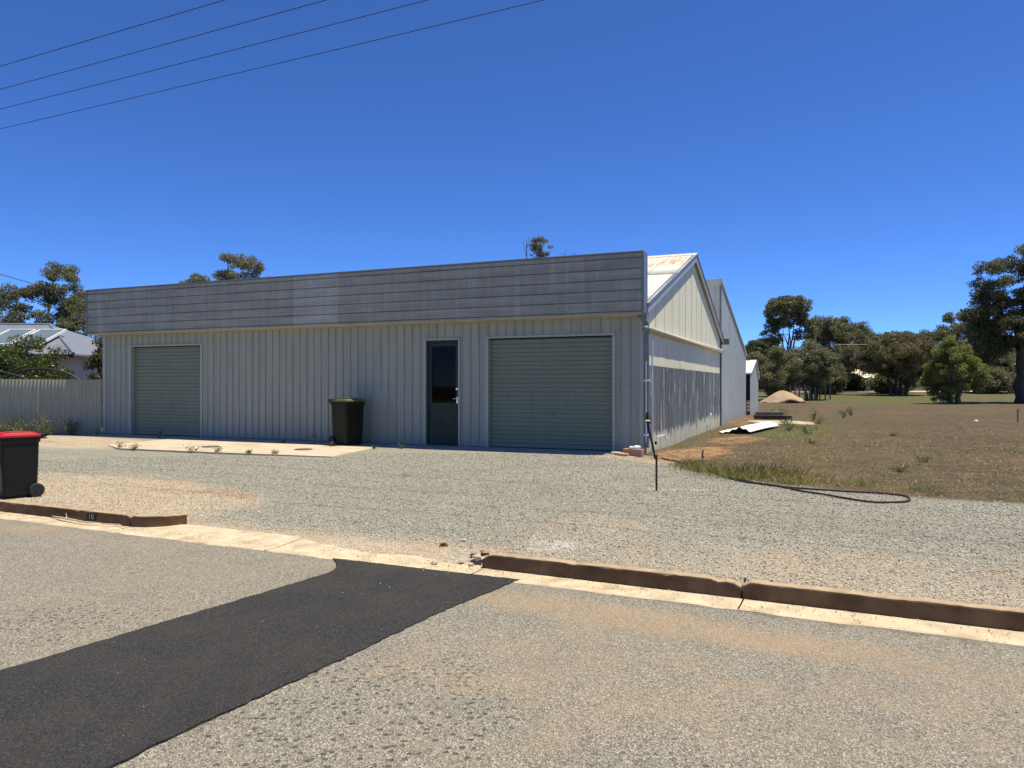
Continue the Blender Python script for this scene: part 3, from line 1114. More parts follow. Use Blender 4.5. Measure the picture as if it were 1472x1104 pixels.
# parapet
par = empty('parapet', parent=shed)
PY = -.36
PX0, PX1, PZ0, PZ1 = -15.40, .07, 3.165, 4.35
joint_x = [PX0, -12.2, -8.36, -7.06, -4.36, -1.55, PX1]
nb = 6
hs_ = [.21, .21, .21, .21, .21, .10]
z = PZ0
for r in range(nb):
    bh = hs_[r]
    for a, b in zip(joint_x[:-1], joint_x[1:]):
        pr = []
        nrib = max(1, int(bh / .042))
        pr.append((0, -.030)); pr.append((.016, -.030)); pr.append((.018, .012))
        for k in range(nrib):
            z0_ = .018 + (bh - .021) * k / nrib; z1_ = .018 + (bh - .021) * (k + 1) / nrib
            pr += [(z0_ + .003, .012 - .002 * k / nrib), (z1_ - .008, .010), (z1_ - .006, .006), (z1_ - .003, .006)]
        pr.append((bh - .003, .004)); pr.append((bh, -.030))
        dy = random.uniform(-.0025, .0025)
        mb = MB(); vs = []; fs = []
        for i, (dz, d) in enumerate(pr):
            vs += [(a + .0015, PY - d + dy, z + dz), (b - .0015, PY - d + dy, z + dz)]
            if i:
                fs.append((2 * i - 2, 2 * i - 1, 2 * i + 1, 2 * i))
        mb.add(vs, fs)
        mb.build('board', 'fascia_zinc', par)
    z += bh
mb = MB(); mb.box(PX0, PX1, PY + .035, -.06, PZ0 + .01, PZ1 - .04); mb.build('parapet_frame', 'fascia_zinc', par)
mb = MB(); mb.box(PX0 - .02, PX1 + .02, PY - .028, -.03, PZ1 - .035, PZ1, .004); mb.build('cap_flashing', 'downpipe_green', par)
for x0, x1 in ((PX0 - .022, PX0 + .03), (PX1 - .025, PX1 + .025)):
    mb = MB(); mb.box(x0, x1, PY - .026, -.04, PZ0 - .03, PZ1 - .036, .003); mb.build('end_flashing', 'downpipe_green', par)
mb = MB(); mb.box(PX0 + .03, PX1 - .025, PY - .018, PY + .03, PZ0 - .035, PZ0 - .002, .003); mb.build('drip_trim', 'fascia_zinc', par)
for a, b in zip([PX0 + .03, -10.4, -5.6, -.9], [-10.402, -5.602, -.902, PX1 - .03]):
    mb = MB(); mb.box(a, b, PY + .032, .0, PZ0 - .055, PZ0 - .035); mb.build('soffit_panel', 'soffit_cream', par)
mb = MB(); mb.box(-15.2, 0.0, -.055, -.0, TOP + .001, PZ0 - .057); mb.build('soffit_mould', 'soffit_cream', par)

# gabled side wall
GY0, GY1, RID, RZ, EZ = .16, 11.95, 6.1, 5.30, 3.36
gw = empty('gable_wall', parent=shed)


def gtop(y):
    return EZ + (RZ - EZ) * (1 - abs(y - RID) / RID) - .05


x = GY0
ys_ = list(np.arange(GY0, GY1, .655)) + [GY1]
for a, b in zip(ys_[:-1], ys_[1:]):
    if b - a < .05:
        continue
    sheet('lower_sheet', profile_rib(a + .004, b - .004, .131, .02, .034, .022), .22, 2.16, (random.uniform(-.004, .004), 0, 0), (0, 1, 0), (1, 0, 0), 'peeling_paint', gw)
    sheet('upper_sheet', profile_rib(a + .002, b - .002, .328, .05, .02, .006), 2.13, 2.90, (.016 + random.uniform(-.002, .002), 0, 0), (0, 1, 0), (1, 0, 0), 'peeling_paint', gw)
ys2 = list(np.arange(GY0, GY1, .93)) + [GY1]
for a, b in zip(ys2[:-1], ys2[1:]):
    pts = profile_rib(a + .002, b - .002, .93, a + .01, .012, .008)
    if a < RID < b:
        pts = sorted(pts + [(RID, 0)])
    sheet('gable_sheet', pts, 2.88, gtop, (.022 + random.uniform(-.002, .002), 0, 0), (0, 1, 0), (1, 0, 0), 'gable_cream', gw)
mb = MB(); mb.box(-.03, .035, GY0 - .05, GY0, .25, 3.3, .004); mb.build('corner_strip', 'trim_grey', gw)
# ledge gutter pipe
mb = MB(); mb.tube([(.075, -.05, 2.84), (.075, 3, 2.86), (.075, 6, 2.875), (.075, 9, 2.90), (.075, 12.3, 2.93)], .055, 10)
gp = mb.build('ledge_pipe', 'soffit_cream', gw, True)
mb = MB(); mb.tube([(.075, -.16, 2.835), (.075, -.02, 2.84)], .066, 10); mb.build('pipe_end', 'downpipe_green', gp, True)
mb = MB(); mb.box(.02, .155, .0, 12.3, 2.845, 2.868); mb.build('ledge_board', 'soffit_cream', gw)
# tap standpipe
mb = MB()
mb.tube([(.12, 8.75, .84), (.12, 8.98, .84)], .018, 8)
mb.tube([(.10, 8.98, .86), (.10, 8.98, .30), (.16, 8.98, .27), (.45, 9.0, .27)], .02, 8)
mb.tube([(.12, 8.75, .84), (.16, 8.72, .78)], .014, 6)
mb.build('tap_pipe', 'pvc_white', gw)
# barge boards
for sgn in (0, 1):
    ya, yb = (-.12, RID) if sgn == 0 else (RID, 12.32)
    za = EZ - .055; zb_ = RZ - .0
    p = [(ya, za), (yb, zb_)] if sgn == 0 else [(ya, zb_), (yb, za)]
    mb = MB()
    for (x0_, x1_, dz0, dz1, nm) in ((.085, .12, -.16, -.002, 'barge_board'),):
        vs = []
        for yy, zz in p:
            vs += [(x0_, yy, zz + dz0), (x1_, yy, zz + dz0), (x1_, yy, zz + dz1), (x0_, yy, zz + dz1)]
        mb.add(vs, [(0, 1, 2, 3), (7, 6, 5, 4), (0, 4, 5, 1), (1, 5, 6, 2), (2, 6, 7, 3), (3, 7, 4, 0)])
        mb.build(nm, 'trim_grey', gw)
    mb = MB(); vs = []
    for yy, zz in p:
        vs += [(.03, yy, zz - .002), (.14, yy, zz - .002), (.14, yy, zz + .045), (.03, yy, zz + .045)]
    mb.add(vs, [(0, 1, 2, 3), (7, 6, 5, 4), (0, 4, 5, 1), (1, 5, 6, 2), (2, 6, 7, 3), (3, 7, 4, 0)])
    mb.build('barge_capping', 'downpipe_green', gw)
    mb = MB(); vs = []
    for yy, zz in p:
        vs += [(.03, yy, zz - .05), (.085, yy, zz - .05), (.085, yy, zz - .03), (.03, yy, zz - .03)]
    mb.add(vs, [(0, 1, 2, 3), (7, 6, 5, 4), (0, 4, 5, 1), (1, 5, 6, 2), (2, 6, 7, 3), (3, 7, 4, 0)])
    mb.build('verge_lining', 'soffit_cream', gw)
# end block of the far gutter
mb = MB(); mb.box(.05, .30, 12.2, 12.42, 3.16, 3.36, .006); mb.build('gutter_end', 'downpipe_green', gw)

# roof: corrugated sheets, two courses each side
roof = empty('roof', parent=shed)
sl_len = math.hypot(RID + .1, RZ - EZ)
vy, vz = (RID) / math.hypot(RID, RZ - EZ), (RZ - EZ) / math.hypot(RID, RZ - EZ)
LS = math.hypot(RID, RZ - EZ)
xr = .12
k = 0
while xr > -15.2:
    xl = max(-15.25, xr - .76)
    near_end = k < 6
    per = 6 if near_end else 3
    for c0, c1, lift in ((-.1, LS * .52 + .08, 0), (LS * .52, LS - .02, .012)):
        sheet('roof_sheet', profile_sine(xl + .001, xr - .001, .0762, .0095, 0, per), c0, c1, (0, -.02, EZ + .02 + lift), (1, 0, 0), (0, -vz, vy), 'roof_white', roof, wd=(0, vy, vz), smooth=True)
    sheet('roof_sheet', profile_sine(xl + .001, xr - .001, .0762, .0095, 0, per), -.1, LS - .02, (0, 2 * RID + .02, EZ + .02), (1, 0, 0), (0, vz, vy), 'roof_white', roof, wd=(0, -vy, vz), smooth=True)
    xr = xl
    k += 1
mb = MB()
rp = [(RID - .17, RZ - .02), (RID - .16, RZ - .008), (RID - .03, RZ + .045), (RID, RZ + .06), (RID + .03, RZ + .045), (RID + .16, RZ - .008), (RID + .17, RZ - .02)]
vs = []; fs = []
for i, (yy, zz) in enumerate(rp):
    vs += [(.14, yy, zz + .012), (-15.25, yy, zz + .012)]
    if i:
        fs.append((2 * i - 2, 2 * i - 1, 2 * i + 1, 2 * i))
mb.add(vs, fs); mb.build('ridge_cap', 'roof_white', roof)
for yy, nm in ((-.035, 'gutter'), (12.25, 'gutter')):
    mb = MB(); mb.box(-15.2, .10, yy - .05, yy + .05, EZ - .10, EZ - .03, .006); mb.build('eave_gutter', 'downpipe_green', roof)
# other walls
sheet('left_wall', profile_rib(0.04, 12.0, .21, .0), .2, lambda y: gtop(y), (-15.17, 0, 0), (0, 1, 0), (-1, 0, 0), 'sheet_grey', shed)
sheet('rear_wall', profile_rib(-15.17, 0, .21, 0), .2, EZ, (0, 12.0, 0), (1, 0, 0), (0, 1, 0), 'sheet_grey', shed)

# downpipe at the corner
dp = empty('downpipe', parent=shed)
mb = MB()
mb.box(.025, .115, -.06, .03, .48, 2.98, .008)
mb.build('pipe', 'downpipe_green', dp)
mb = MB(); mb.tube([(-.02, -.22, 3.1), (.0, -.18, 3.07), (.07, -.02, 2.96)], .045, 8); mb.build('offset_bend', 'downpipe_green', dp)
for z in (.72, 1.80):
    mb = MB(); mb.box(.012, .128, -.072, -.0, z, z + .03, .004); mb.build('bracket', 'pvc_white', dp)
mb = MB(); mb.tube([(.072, -.075, .6), (.072, -.075, 2.2)], .011, 6); mb.build('conduit', 'pvc_white', dp)
mb = MB(); mb.tube([(.165, .06, .3), (.165, .06, 2.6)], .018, 6); mb.build('water_pipe', 'frame_white', dp)

# concrete strip along the front wall, and the slab
mb = MB()
pol = [(-15.3, -.70), (-11.2, -.72), (-5.7, -.70), (-5.68, -.62), (-2.0, -.64), (-.25, -.60), (-.2, .12), (-15.3, .12)]
mb.prism(pol, .2, FL - .004)
o = mb.build('wall_footing', 'footing_conc'); o.location = (CX, CY, 0); o.rotation_euler = (0, 0, BROT)
tag(o, 'narrow concrete strip along the foot of the shed front', None, None, 'structure')
mb = MB()
pol = densify([(-11.6, -2.75), (-10.6, -3.25), (-8.1, -3.2), (-5.26, -3.05), (-5.66, -.9), (-5.69, -.715), (-11.9, -.735)], .2, .02)
mb.prism(pol, .2, FL - .006)
o = mb.build('concrete_slab', 'conc'); o.location = (CX, CY, 0); o.rotation_euler = (0, 0, BROT)
tag(o, 'pale concrete slab in front of the shed wall', None, None, 'structure')
for i, (x, y) in enumerate(((-9.05, -2.25), (-6.73, -2.03))):
    mb = MB()
    mb.tube([(0, 0, 0), (0, 0, .012), (0, 0, .02)], [.19, .19, .17], 20)
    wx, wy = b2w(x, y)
    o = mb.build('manhole_cover', 'iron_cover'); o.location = (wx, wy, FL - .009)
    tag(o, ['round iron cover in the slab, the one nearer the left roller door', 'round iron cover in the slab, the one nearer the wheelie bin'][i], 'manhole cover', 'covers in the slab')

# ------------------------------------------------------------------ tall skillion shed behind
ts = empty('tall_shed', (CX, CY, 0), BROT, 'tall pale blue-grey metal shed with sloping roof behind the gabled wall', 'shed')
TY0, TY1, TZ0, TZ1, TX = 12.15, 21.7, 5.46, 3.22, .02
tw = empty('side_wall', parent=ts)
y = TY0
while y < TY1 - .05:
    e = min(TY1, y + .84)
    sheet('wall_sheet', profile_rib(y + .001, e - .001, .21, TY0, .02, .010), .12, lambda u: TZ0 + (TZ1 - TZ0) * (u - TY0) / (TY1 - TY0) - .03, (TX + random.uniform(-.002, .002), 0, 0), (0, 1, 0), (1, 0, 0), 'shed_blue_grey', tw)
    y = e
fw = empty('front_wall', parent=ts)
x = TX - .02
while x > -6:
    sheet('wall_sheet', profile_rib(x - .76, x - .001, .19, 0, .02, .02), 2.6, TZ0 - .16, (0, TY0, 0), (1, 0, 0), (0, -1, 0), 'shed_blue_grey', fw)
    x -= .76
mb = MB(); mb.box(-6.1, TX + .03, TY0 - .06, TY0 + .02, TZ0 - .2, TZ0 + .01, .004); mb.build('head_flashing', 'shed_blue_grey', ts)
mb = MB(); mb.box(TX - .03, TX + .035, TY0 - .035, TY0 + .05, .12, TZ0 - .2, .004); mb.build('corner_flashing', 'downpipe_green', ts)
mb = MB()
vs = []
for yy, zz in ((TY0 - .05, TZ0), (TY1 + .08, TZ1 - .02)):
    vs += [(TX - .03, yy, zz - .09), (TX + .05, yy, zz - .09), (TX + .05, yy, zz + .02), (TX - .03, yy, zz + .02)]
mb.add(vs, [(0, 1, 2, 3), (7, 6, 5, 4), (0, 4, 5, 1), (1, 5, 6, 2), (2, 6, 7, 3), (3, 7, 4, 0)])
mb.build('barge_flashing', 'trim_grey', ts)
sheet('roof_sheet', profile_sine(-6.1, TX + .02, .19, .012), 0, math.hypot(TY1 - TY0, TZ0 - TZ1) + .1, (0, TY0 - .03, TZ0 - .005), (1, 0, 0), (0, .228, .974), 'roof_white', ts, wd=Vector((0, TY1 - TY0, TZ1 - TZ0)).normalized())
mb = MB(); mb.box(-6.1, TX - .01, TY1 - .01, TY1 + .02, .12, TZ1 - .05); mb.build('rear_wall', 'shed_blue_grey', ts)

# small shed at the far end
ss_ = empty('small_shed', (CX, CY, 0), BROT, 'small grey gabled lean-to past the tall shed, white roof edge and brick base', 'shed')
SY0, SY1, SX = 21.95, 26.9, .19
apex, az, e0, e1 = 24.9, 2.92, 2.28, 2.06


def stop_(y):
    return e0 + (az - e0) * (y - SY0) / (apex - SY0) if y < apex else az + (e1 - az) * (y - apex) / (SY1 - apex)


y = SY0
while y < SY1 - .05:
    e = min(SY1, y + .84)
    pr = profile_rib(y + .001, e - .001, .21, SY0, .02, .008)
    if y < apex < e:
        pr = sorted(pr + [(apex, 0)])
    sheet('wall_sheet', pr, .12, stop_, (SX, 0, 0), (0, 1, 0), (1, 0, 0), 'shed_blue_grey', ss_)
    y = e
mb = MB(); mb.box(-3, SX - .01, SY0 + .02, SY0 + .05, 1.02, 2.26); mb.build('opening_shade', 'black_void', ss_)  # black panel paints the shade inside the front opening
mb = MB()
bwall = empty('brick_base', parent=ss_)
bz = .12
r = 0
bm_ = MB().box(-.112, .112, -.05, .05, 0, .072, .004)
proto = None
while bz < .98:
    for k in range(4):
        o = (bm_.build('brick', 'brick_orange', bwall) if proto is None else proto.copy())
        if proto is None:
            proto = o
        else:
            COL.objects.link(o)
        o.location = (SX - .125 - .234 * k - (.117 if r % 2 else 0), SY0 - .0, bz)
    bz += .082; r += 1
for pa, pb in (((SY0 - .12, e0 - .03), (apex, az + .03)), ((apex, az + .03), (SY1 + .1, e1 - .02))):
    mb = MB(); vs = []
    for yy, zz in (pa, pb):
        vs += [(SX - .25, yy, zz), (SX + .07, yy, zz), (SX + .07, yy, zz + .07), (SX - .25, yy, zz + .07)]
    mb.add(vs, [(0, 1, 2, 3), (7, 6, 5, 4), (0, 4, 5, 1), (1, 5, 6, 2), (2, 6, 7, 3), (3, 7, 4, 0)])
    mb.build('barge_capping', 'pvc_white', ss_)
    d = Vector((0, pb[0] - pa[0], pb[1] - pa[1])); Ld = d.length; d.normalize()
    sheet('roof_sheet', profile_sine(-3.2, SX - .2, .0762, .008, 0, 4), 0, Ld, (0, pa[0], pa[1] + .05), (1, 0, 0), (0, -d.z, d.y), 'roof_white', ss_, wd=d)

# ------------------------------------------------------------------ wheelie bins
def wheelie_bin(name, loc, rz, w, d, h, bodym, lidm, label):
    b = empty(name, loc, rz, label, 'wheelie bin', 'wheelie bins')

    def rr(hw, hd, z, r=.05, yo=0):
        pts = []
        for cx_, cy_, a0 in ((hw - r, hd - r, 0), (-hw + r, hd - r, 90), (-hw + r, -hd + r, 180), (hw - r, -hd + r, 270)):
            for k in range(4):
                a = R(a0 + 30 * k)
                pts.append((cx_ + r * math.cos(a), cy_ + yo + r * math.sin(a), z))
        return pts
    mb = MB()
    hl = h - .075
    mb.loft([rr(w * .39, d * .365, .035, .03, .01), rr(w * .405, d * .38, .05, .04, .01), rr(w * .415, d * .39, h * .22, .04, .01), rr(w * .435, d * .41, h * .5, .04, .006),
             rr(w * .455, d * .43, hl - .09, .05, .003), rr(w * .455, d * .43, hl - .085, .05, .003), rr(w * .485, d * .465, hl - .06, .05), rr(w * .49, d * .47, hl, .05)])
    mb.build('body', bodym, b, False)
    mb = MB()
    mb.loft([rr(w * .5, d * .485, hl + .002, .05, -.01), rr(w * .51, d * .495, hl + .006, .055, -.01), rr(w * .505, d * .49, hl + .03, .055, -.01), rr(w * .47, d * .455, hl + .042, .06, -.01), rr(w * .44, d * .42, hl + .05, .06, -.01), rr(w * .40, d * .38, hl + .066, .07, -.02)])
    lid = mb.build('lid', lidm, b)
    mb = MB(); mb.box(-w * .30, w * .30, -d * .2, d * .16, hl + .066, hl + .075, .004); mb.build('lid_rib', lidm, lid)
    mb = MB()
    for s_ in (-1, 1):
        mb.box(s_ * w * .36 - .02, s_ * w * .36 + .02, d * .44, d * .60, hl - .005, hl + .04, .006)
    mb.tube([(-w * .47, d * .59, hl + .03), (w * .47, d * .59, hl + .03)], .017, 8)
    mb.box(-w * .47, w * .47, d * .465, d * .60, hl - .03, hl - .012, .004)
    mb.build('handle', bodym, b)
    mb = MB(); mb.tube([(-w * .42, d * .36, .10), (w * .42, d * .36, .10)], .012, 8); mb.build('axle', 'dark_metal', b)
    for s_ in (-1, 1):
        x0 = s_ * w * .40; x1 = s_ * (w * .40 + .055)
        mb = MB()
        rings = []
        for xx, rr_ in ((x0, .055), (x0, .085), (x0 + (x1 - x0) * .15, .098), (x0 + (x1 - x0) * .85, .098), (x1, .085), (x1, .06)):
            rings.append([(xx, d * .36 + rr_ * math.cos(2 * math.pi * k / 18), .10 + rr_ * math.sin(2 * math.pi * k / 18)) for k in range(18)])
        mb.loft(rings, True)
        wh = mb.build('wheel', 'rubber', b, False)
        mb = MB()
        xa = x1 + s_ * .002
        rings = []
        for xx, rr_ in ((x1 - s_ * .01, .058), (xa, .055), (x1 - s_ * .004, .045), (x1 - s_ * .004, .02), (xa + s_ * .006, .015)):
            rings.append([(xx, d * .36 + rr_ * math.cos(2 * math.pi * k / 14), .10 + rr_ * math.sin(2 * math.pi * k / 14)) for k in range(14)])
        mb.loft(rings, True)
        mb.build('hub', 'dark_metal', wh)
    # moulded ribs down the front and a pressed panel
    for k in (-1, 0, 1):
        mb = MB(); mb.box(k * w * .22 - .012, k * w * .22 + .012, -d * .455, -d * .40, hl * .55, hl - .095, .004); mb.build('front_rib', bodym, b)
    for s_ in (-1, 1):
        mb = MB(); mb.tube([(s_ * w * .30, d * .50, hl + .022), (s_ * w * .18, d * .50, hl + .022)], .02, 8); mb.build('lid_hinge', lidm, lid)
    # foot bar under the front
    mb = MB(); mb.box(-w * .34, w * .34, -d * .33, d * .28, .0, .036, .006); mb.build('base', bodym, b)
    return b


wheelie_bin('wheelie_bin', (-7.05, 10.48, .135), R(-42), .48, .55, .93, 'plastic_black', 'lid_red', 'black wheelie bin with a red lid standing behind the left kerb')
bx_, by_ = b2w(-6.66, -.56)
wheelie_bin('wheelie_bin', (bx_, by_, FL - .003), R(46), .56, .70, 1.05, 'plastic_green', 'lid_olive', 'dark green wheelie bin with an olive lid against the shed wall')

# ------------------------------------------------------------------ corrugated fence on the left
fc = empty('corrugated_fence', (-11.42, 20.55, 0), math.atan2(20.0 - 20.55, 9), 'cream-grey corrugated metal fence left of the shed', 'fence')
x = -.02
k = 0
while x > -12:
    e = x - .83
    zt = 1.885 + .0035 * k
    sheet('fence_sheet', profile_sine(e + .001, x - .001, .098, .016, 0, 12), .22, zt + random.uniform(-.004, .004), (0, random.uniform(-.006, .006), 0), (1, 0, 0), (0, -1, 0), 'fence_sheet', fc)
    x = e; k += 1
mb = MB(); mb.box(-12, 0, .03, .07, 1.70, 1.76); mb.build('rail', 'timber_grey', fc)
mb = MB(); mb.box(-12, 0, .03, .07, .55, .61); mb.build('rail', 'timber_grey', fc)
fc.rotation_euler = (0, 0, R(2.5))

# ------------------------------------------------------------------ foliage helpers
def leaf_cloud(r, pts, size, droop=.3, aspect=.45):
    """rhombic leaves at pts, returns (N*4,3)"""
    n = len(pts)
    d = r.normal(size=(n, 3)); d[:, 2] -= droop
    d /= np.linalg.norm(d, axis=1, keepdims=True)
    u = r.normal(size=(n, 3))
    u -= (u * d).sum(1, keepdims=True) * d
    u /= np.linalg.norm(u, axis=1, keepdims=True) + 1e-9
    L = (size * r.uniform(.55, 1.35, n))[:, None]
    a = pts - d * L * .5; b = pts + d * L * .5
    w = u * L * aspect * .5
    m = pts - d * L * .08
    return np.stack([a, m + w, b, m - w], 1).reshape(-1, 3)


def clumps_in(r, envs, n, rad):
    """clump centres spread over ellipsoids (x,y,z,rx,ry,rz); biased to the skin"""
    vol = np.array([e[3] * e[4] * e[5] for e in envs]) ** .75
    pick = r.choice(len(envs), n, p=vol / vol.sum())
    out = []
    for i in pick:
        e = envs[i]
        v = r.normal(size=3); v /= np.linalg.norm(v)
        k = r.uniform(.25, 1) ** .5
        out.append((e[0] + v[0] * e[3] * k, e[1] + v[1] * e[4] * k, e[2] + v[2] * e[5] * k, rad * r.uniform(.6, 1.4)))
    return out


def tree(name, label, cat, loc, envs, nclump, rad, nleaf, leaf, leafm, barkm='bark', trunk=.2, fork=.35, lean=(0, 0), group=None, seed=1, droop=.3, flat=.7, branch=.035, twigs=1.0, stems=1):
    r = np.random.default_rng(seed)
    nleaf = int(nleaf * 1.75); leaf *= .76; nclump = int(nclump * 1.9); rad *= .84
    root = empty(name, loc, 0, label, cat, group)
    cl = clumps_in(r, envs, nclump, rad)
    top = max(e[2] + e[5] for e in envs)
    cx_ = np.average([e[0] for e in envs], weights=[e[3] * e[5] for e in envs])
    mb = MB()
    for sidx in range(stems):
        ox = (sidx - (stems - 1) / 2) * trunk * 3.2
        zf = top * fork
        n = 8
        path = []
        for i in range(n):
            q = i / (n - 1)
            path.append((ox * (1 - .2 * q) + lean[0] * q + (cx_ * .25 + ox) * q * q + r.normal() * trunk * .25 * (i > 0), lean[1] * q + r.normal() * trunk * .25 * (i > 0), -.25 + (zf + .25) * q))
        mb.tube(path, [trunk * (1.25 - .55 * i / (n - 1)) if i else trunk * 1.5 for i in range(n)], 8)
        tip = np.array(path[-1])
        mine = [np.array(c[:3]) for i, c in enumerate(cl) if i % stems == sidx]
        tips = [mine[int(np.argmax([m[2] for m in mine]))]]
        while len(tips) < min(max(3, 8 // stems), len(mine)):
            dmin = [min(np.linalg.norm(m - q) for q in tips) for m in mine]
            tips.append(mine[int(np.argmax(dmin))])
        knots = []
        for e in tips:
            z0 = r.uniform(.6, 1)
            st = np.array(path[min(n - 1, int(z0 * (n - 1) + .5))])
            D = np.linalg.norm(e - st)
            c1 = st + np.array([(e - st)[0] * .2, (e - st)[1] * .2, D * .30])
            c2 = e - (e - st) * .3 + np.array([0, 0, D * .05])
            lp_ = []
            for k in range(9):
                q = k / 8
                p = (1 - q) ** 3 * st + 3 * (1 - q) ** 2 * q * c1 + 3 * (1 - q) * q * q * c2 + q ** 3 * e
                lp_.append(p + r.normal(size=3) * .015 * D * (0 < k < 8))
            b0 = trunk * .5
            mb.tube(lp_, [b0 * (1 - .9 * k / 8) + .008 for k in range(9)], 6)
            knots += lp_[3:]
        K_ = np.array(knots)
        for e in mine[::2]:
            dist = np.linalg.norm(K_ - e, axis=1) + np.where(K_[:, 2] > e[2], .6 * (K_[:, 2] - e[2]), 0)
            st = K_[int(np.argmin(dist))]
            mid = st * .5 + e * .5 + r.normal(size=3) * .06 * np.linalg.norm(e - st)
            mb.tube([st, mid, e], [branch * .6, branch * .4, branch * .15], 4)
    mb.build('trunk', barkm, root, True)
    w = np.array([c[3] ** 2 for c in cl]); w /= w.sum()
    pick = r.choice(len(cl), nleaf, p=w)
    C = np.array(cl)
    v = r.normal(size=(nleaf, 3)); v /= np.linalg.norm(v, axis=1, keepdims=True)
    k = r.uniform(0, 1, nleaf) ** .45
    rr = C[pick, 3]
    pts = C[pick, :3] + v * (k * rr)[:, None] * np.array([1, 1, flat])
    pts[:, 2] = np.maximum(pts[:, 2], .05)
    np_mesh('crown', leaf_cloud(r, pts, leaf, droop), 4, leafm, root)
    return root


def gz(x, y):
    return H(x, y)


# ------------------------------------------------------------------ trees on the right, beyond the field
def T(label, x, y, envs, n, rad, nl, leaf, m, name='gum_tree', cat='tree', group='trees beyond the field', **kw):
    return tree(name, label, cat, (x, y, gz(x, y) - .02), envs, n, rad, nl, leaf, m, group=group, **kw)


T('tall open gum tree with bare limbs and a rounded top, left of the field', 27.0, 72, [(-.1, 0, 8.7, 2.4, 2.0, 1.2), (-1.5, 0, 6.4, 1.0, 1.3, 1.6), (1.5, 0, 6.6, 1.0, 1.3, 1.7), (0, 0, 7.6, 2.0, 1.6, 1.4)], 80, .5, 12500, .26, 'leaf_eucalypt', seed=11, trunk=.2, fork=.42, branch=.07)
T('grey-olive spreading bush right behind the sand pile', 22.6, 63.5, [(0, 0, 2.5, 2.4, 2.2, 2.0)], 60, .62, 16000, .22, 'leaf_olive', 'olive_bush', 'bush', seed=12, trunk=.13, fork=.25, stems=3)
T('taller grey-olive bush beside the paling posts', 26.2, 64.5, [(0, 0, 2.9, 2.1, 2.2, 2.2), (.6, 0, 3.6, 1.3, 1.3, 1.2)], 60, .6, 16000, .22, 'leaf_olive', 'olive_bush', 'bush', seed=13, trunk=.13, fork=.25, stems=3)
T('broad dark green tree behind the olive bushes', 40.0, 90, [(0, 0, 5.2, 4.6, 4, 4.0), (-1.8, 0, 7.4, 2.2, 2.4, 2.0), (2.4, 0, 5.2, 3.0, 2.5, 3.0)], 120, .9, 28000, .32, 'leaf_eucalypt', seed=14, trunk=.33, fork=.3)
tree('gum_tree', 'brown-tinged spreading tree with several thin trunks', 'tree', (39.8, 76, gz(39.8, 76)), [(-.3, 0, 4.1, 3.9, 3.2, 2.2), (-2.9, 0, 3.4, 1.4, 1.5, 1.1), (1.8, 0, 4.6, 2.3, 2.2, 1.8), (1.2, .5, 2.2, 1.8, 1.5, 1.2)], 110, .7, 26000, .25, 'leaf_brown', 'bark_dark', seed=15, trunk=.16, fork=.4, stems=4, group='trees beyond the field')
T('bright green bushy tree alone at the far field edge', 33.8, 56.4, [(0, 0, 2.6, 1.9, 1.8, 2.0), (-.2, 0, 4.1, 1.35, 1.3, 1.0), (1.5, 0, 2.0, .9, 1.0, 1.1), (-1.0, .2, 1.4, 1.2, 1.2, 1.2)], 75, .48, 22000, .19, 'leaf_bright', seed=16, trunk=.2, fork=.3, stems=2)
T('tall dark gum tree at the right edge of the picture', 40.3, 58.5, [(-2.2, 0, 9.7, 1.35, 1.6, 2.0), (-2.3, 0, 7.2, 1.9, 1.9, 1.9), (-.6, 0, 5.6, 2.6, 2.4, 1.5), (1.9, 0, 8.2, 2.4, 2.4, 2.6), (1.0, 0, 11.2, 1.7, 1.7, 1.5), (-2.6, .5, 4.4, 1.7, 1.8, 1.6)], 130, .68, 38000, .23, 'leaf_dark', barkm='bark_dark', seed=17, trunk=.34, fork=.42, branch=.06)
T('rounded dark gum tree behind the bright green tree', 60.0, 100, [(1.0, 0, 8.6, 3.0, 3, 2.0), (-1.8, 0, 6.6, 2.6, 2.4, 1.9), (3.4, 0, 6.6, 2.4, 2.4, 2.4)], 70, .9, 16000, .34, 'leaf_eucalypt', seed=18, trunk=.32, fork=.4)
T('green feathery tree between the bright tree and the dark gum', 54.2, 85, [(0, 0, 3.8, 2.6, 2.2, 3.0), (1.8, 0, 2.6, 1.8, 1.6, 2.0)], 80, .7, 18000, .27, 'leaf_eucalypt', seed=19, trunk=.2, fork=.3)
T('small distant tree peeping over the little shed', 37.0, 110, [(0, 0, 5.6, 2.2, 2.2, 1.4), (1.8, 0, 6.2, 1.0, 1, .8)], 34, .7, 7000, .36, 'leaf_dark', seed=20, trunk=.22, fork=.5)
T('distant tree topping the brown-tinged tree', 54.6, 105, [(0, 0, 6.6, 2.4, 2.4, 1.6), (-3.2, 0, 6.9, 1.2, 1.2, 1.0)], 40, .8, 8000, .36, 'leaf_eucalypt', seed=21, trunk=.25, fork=.5)
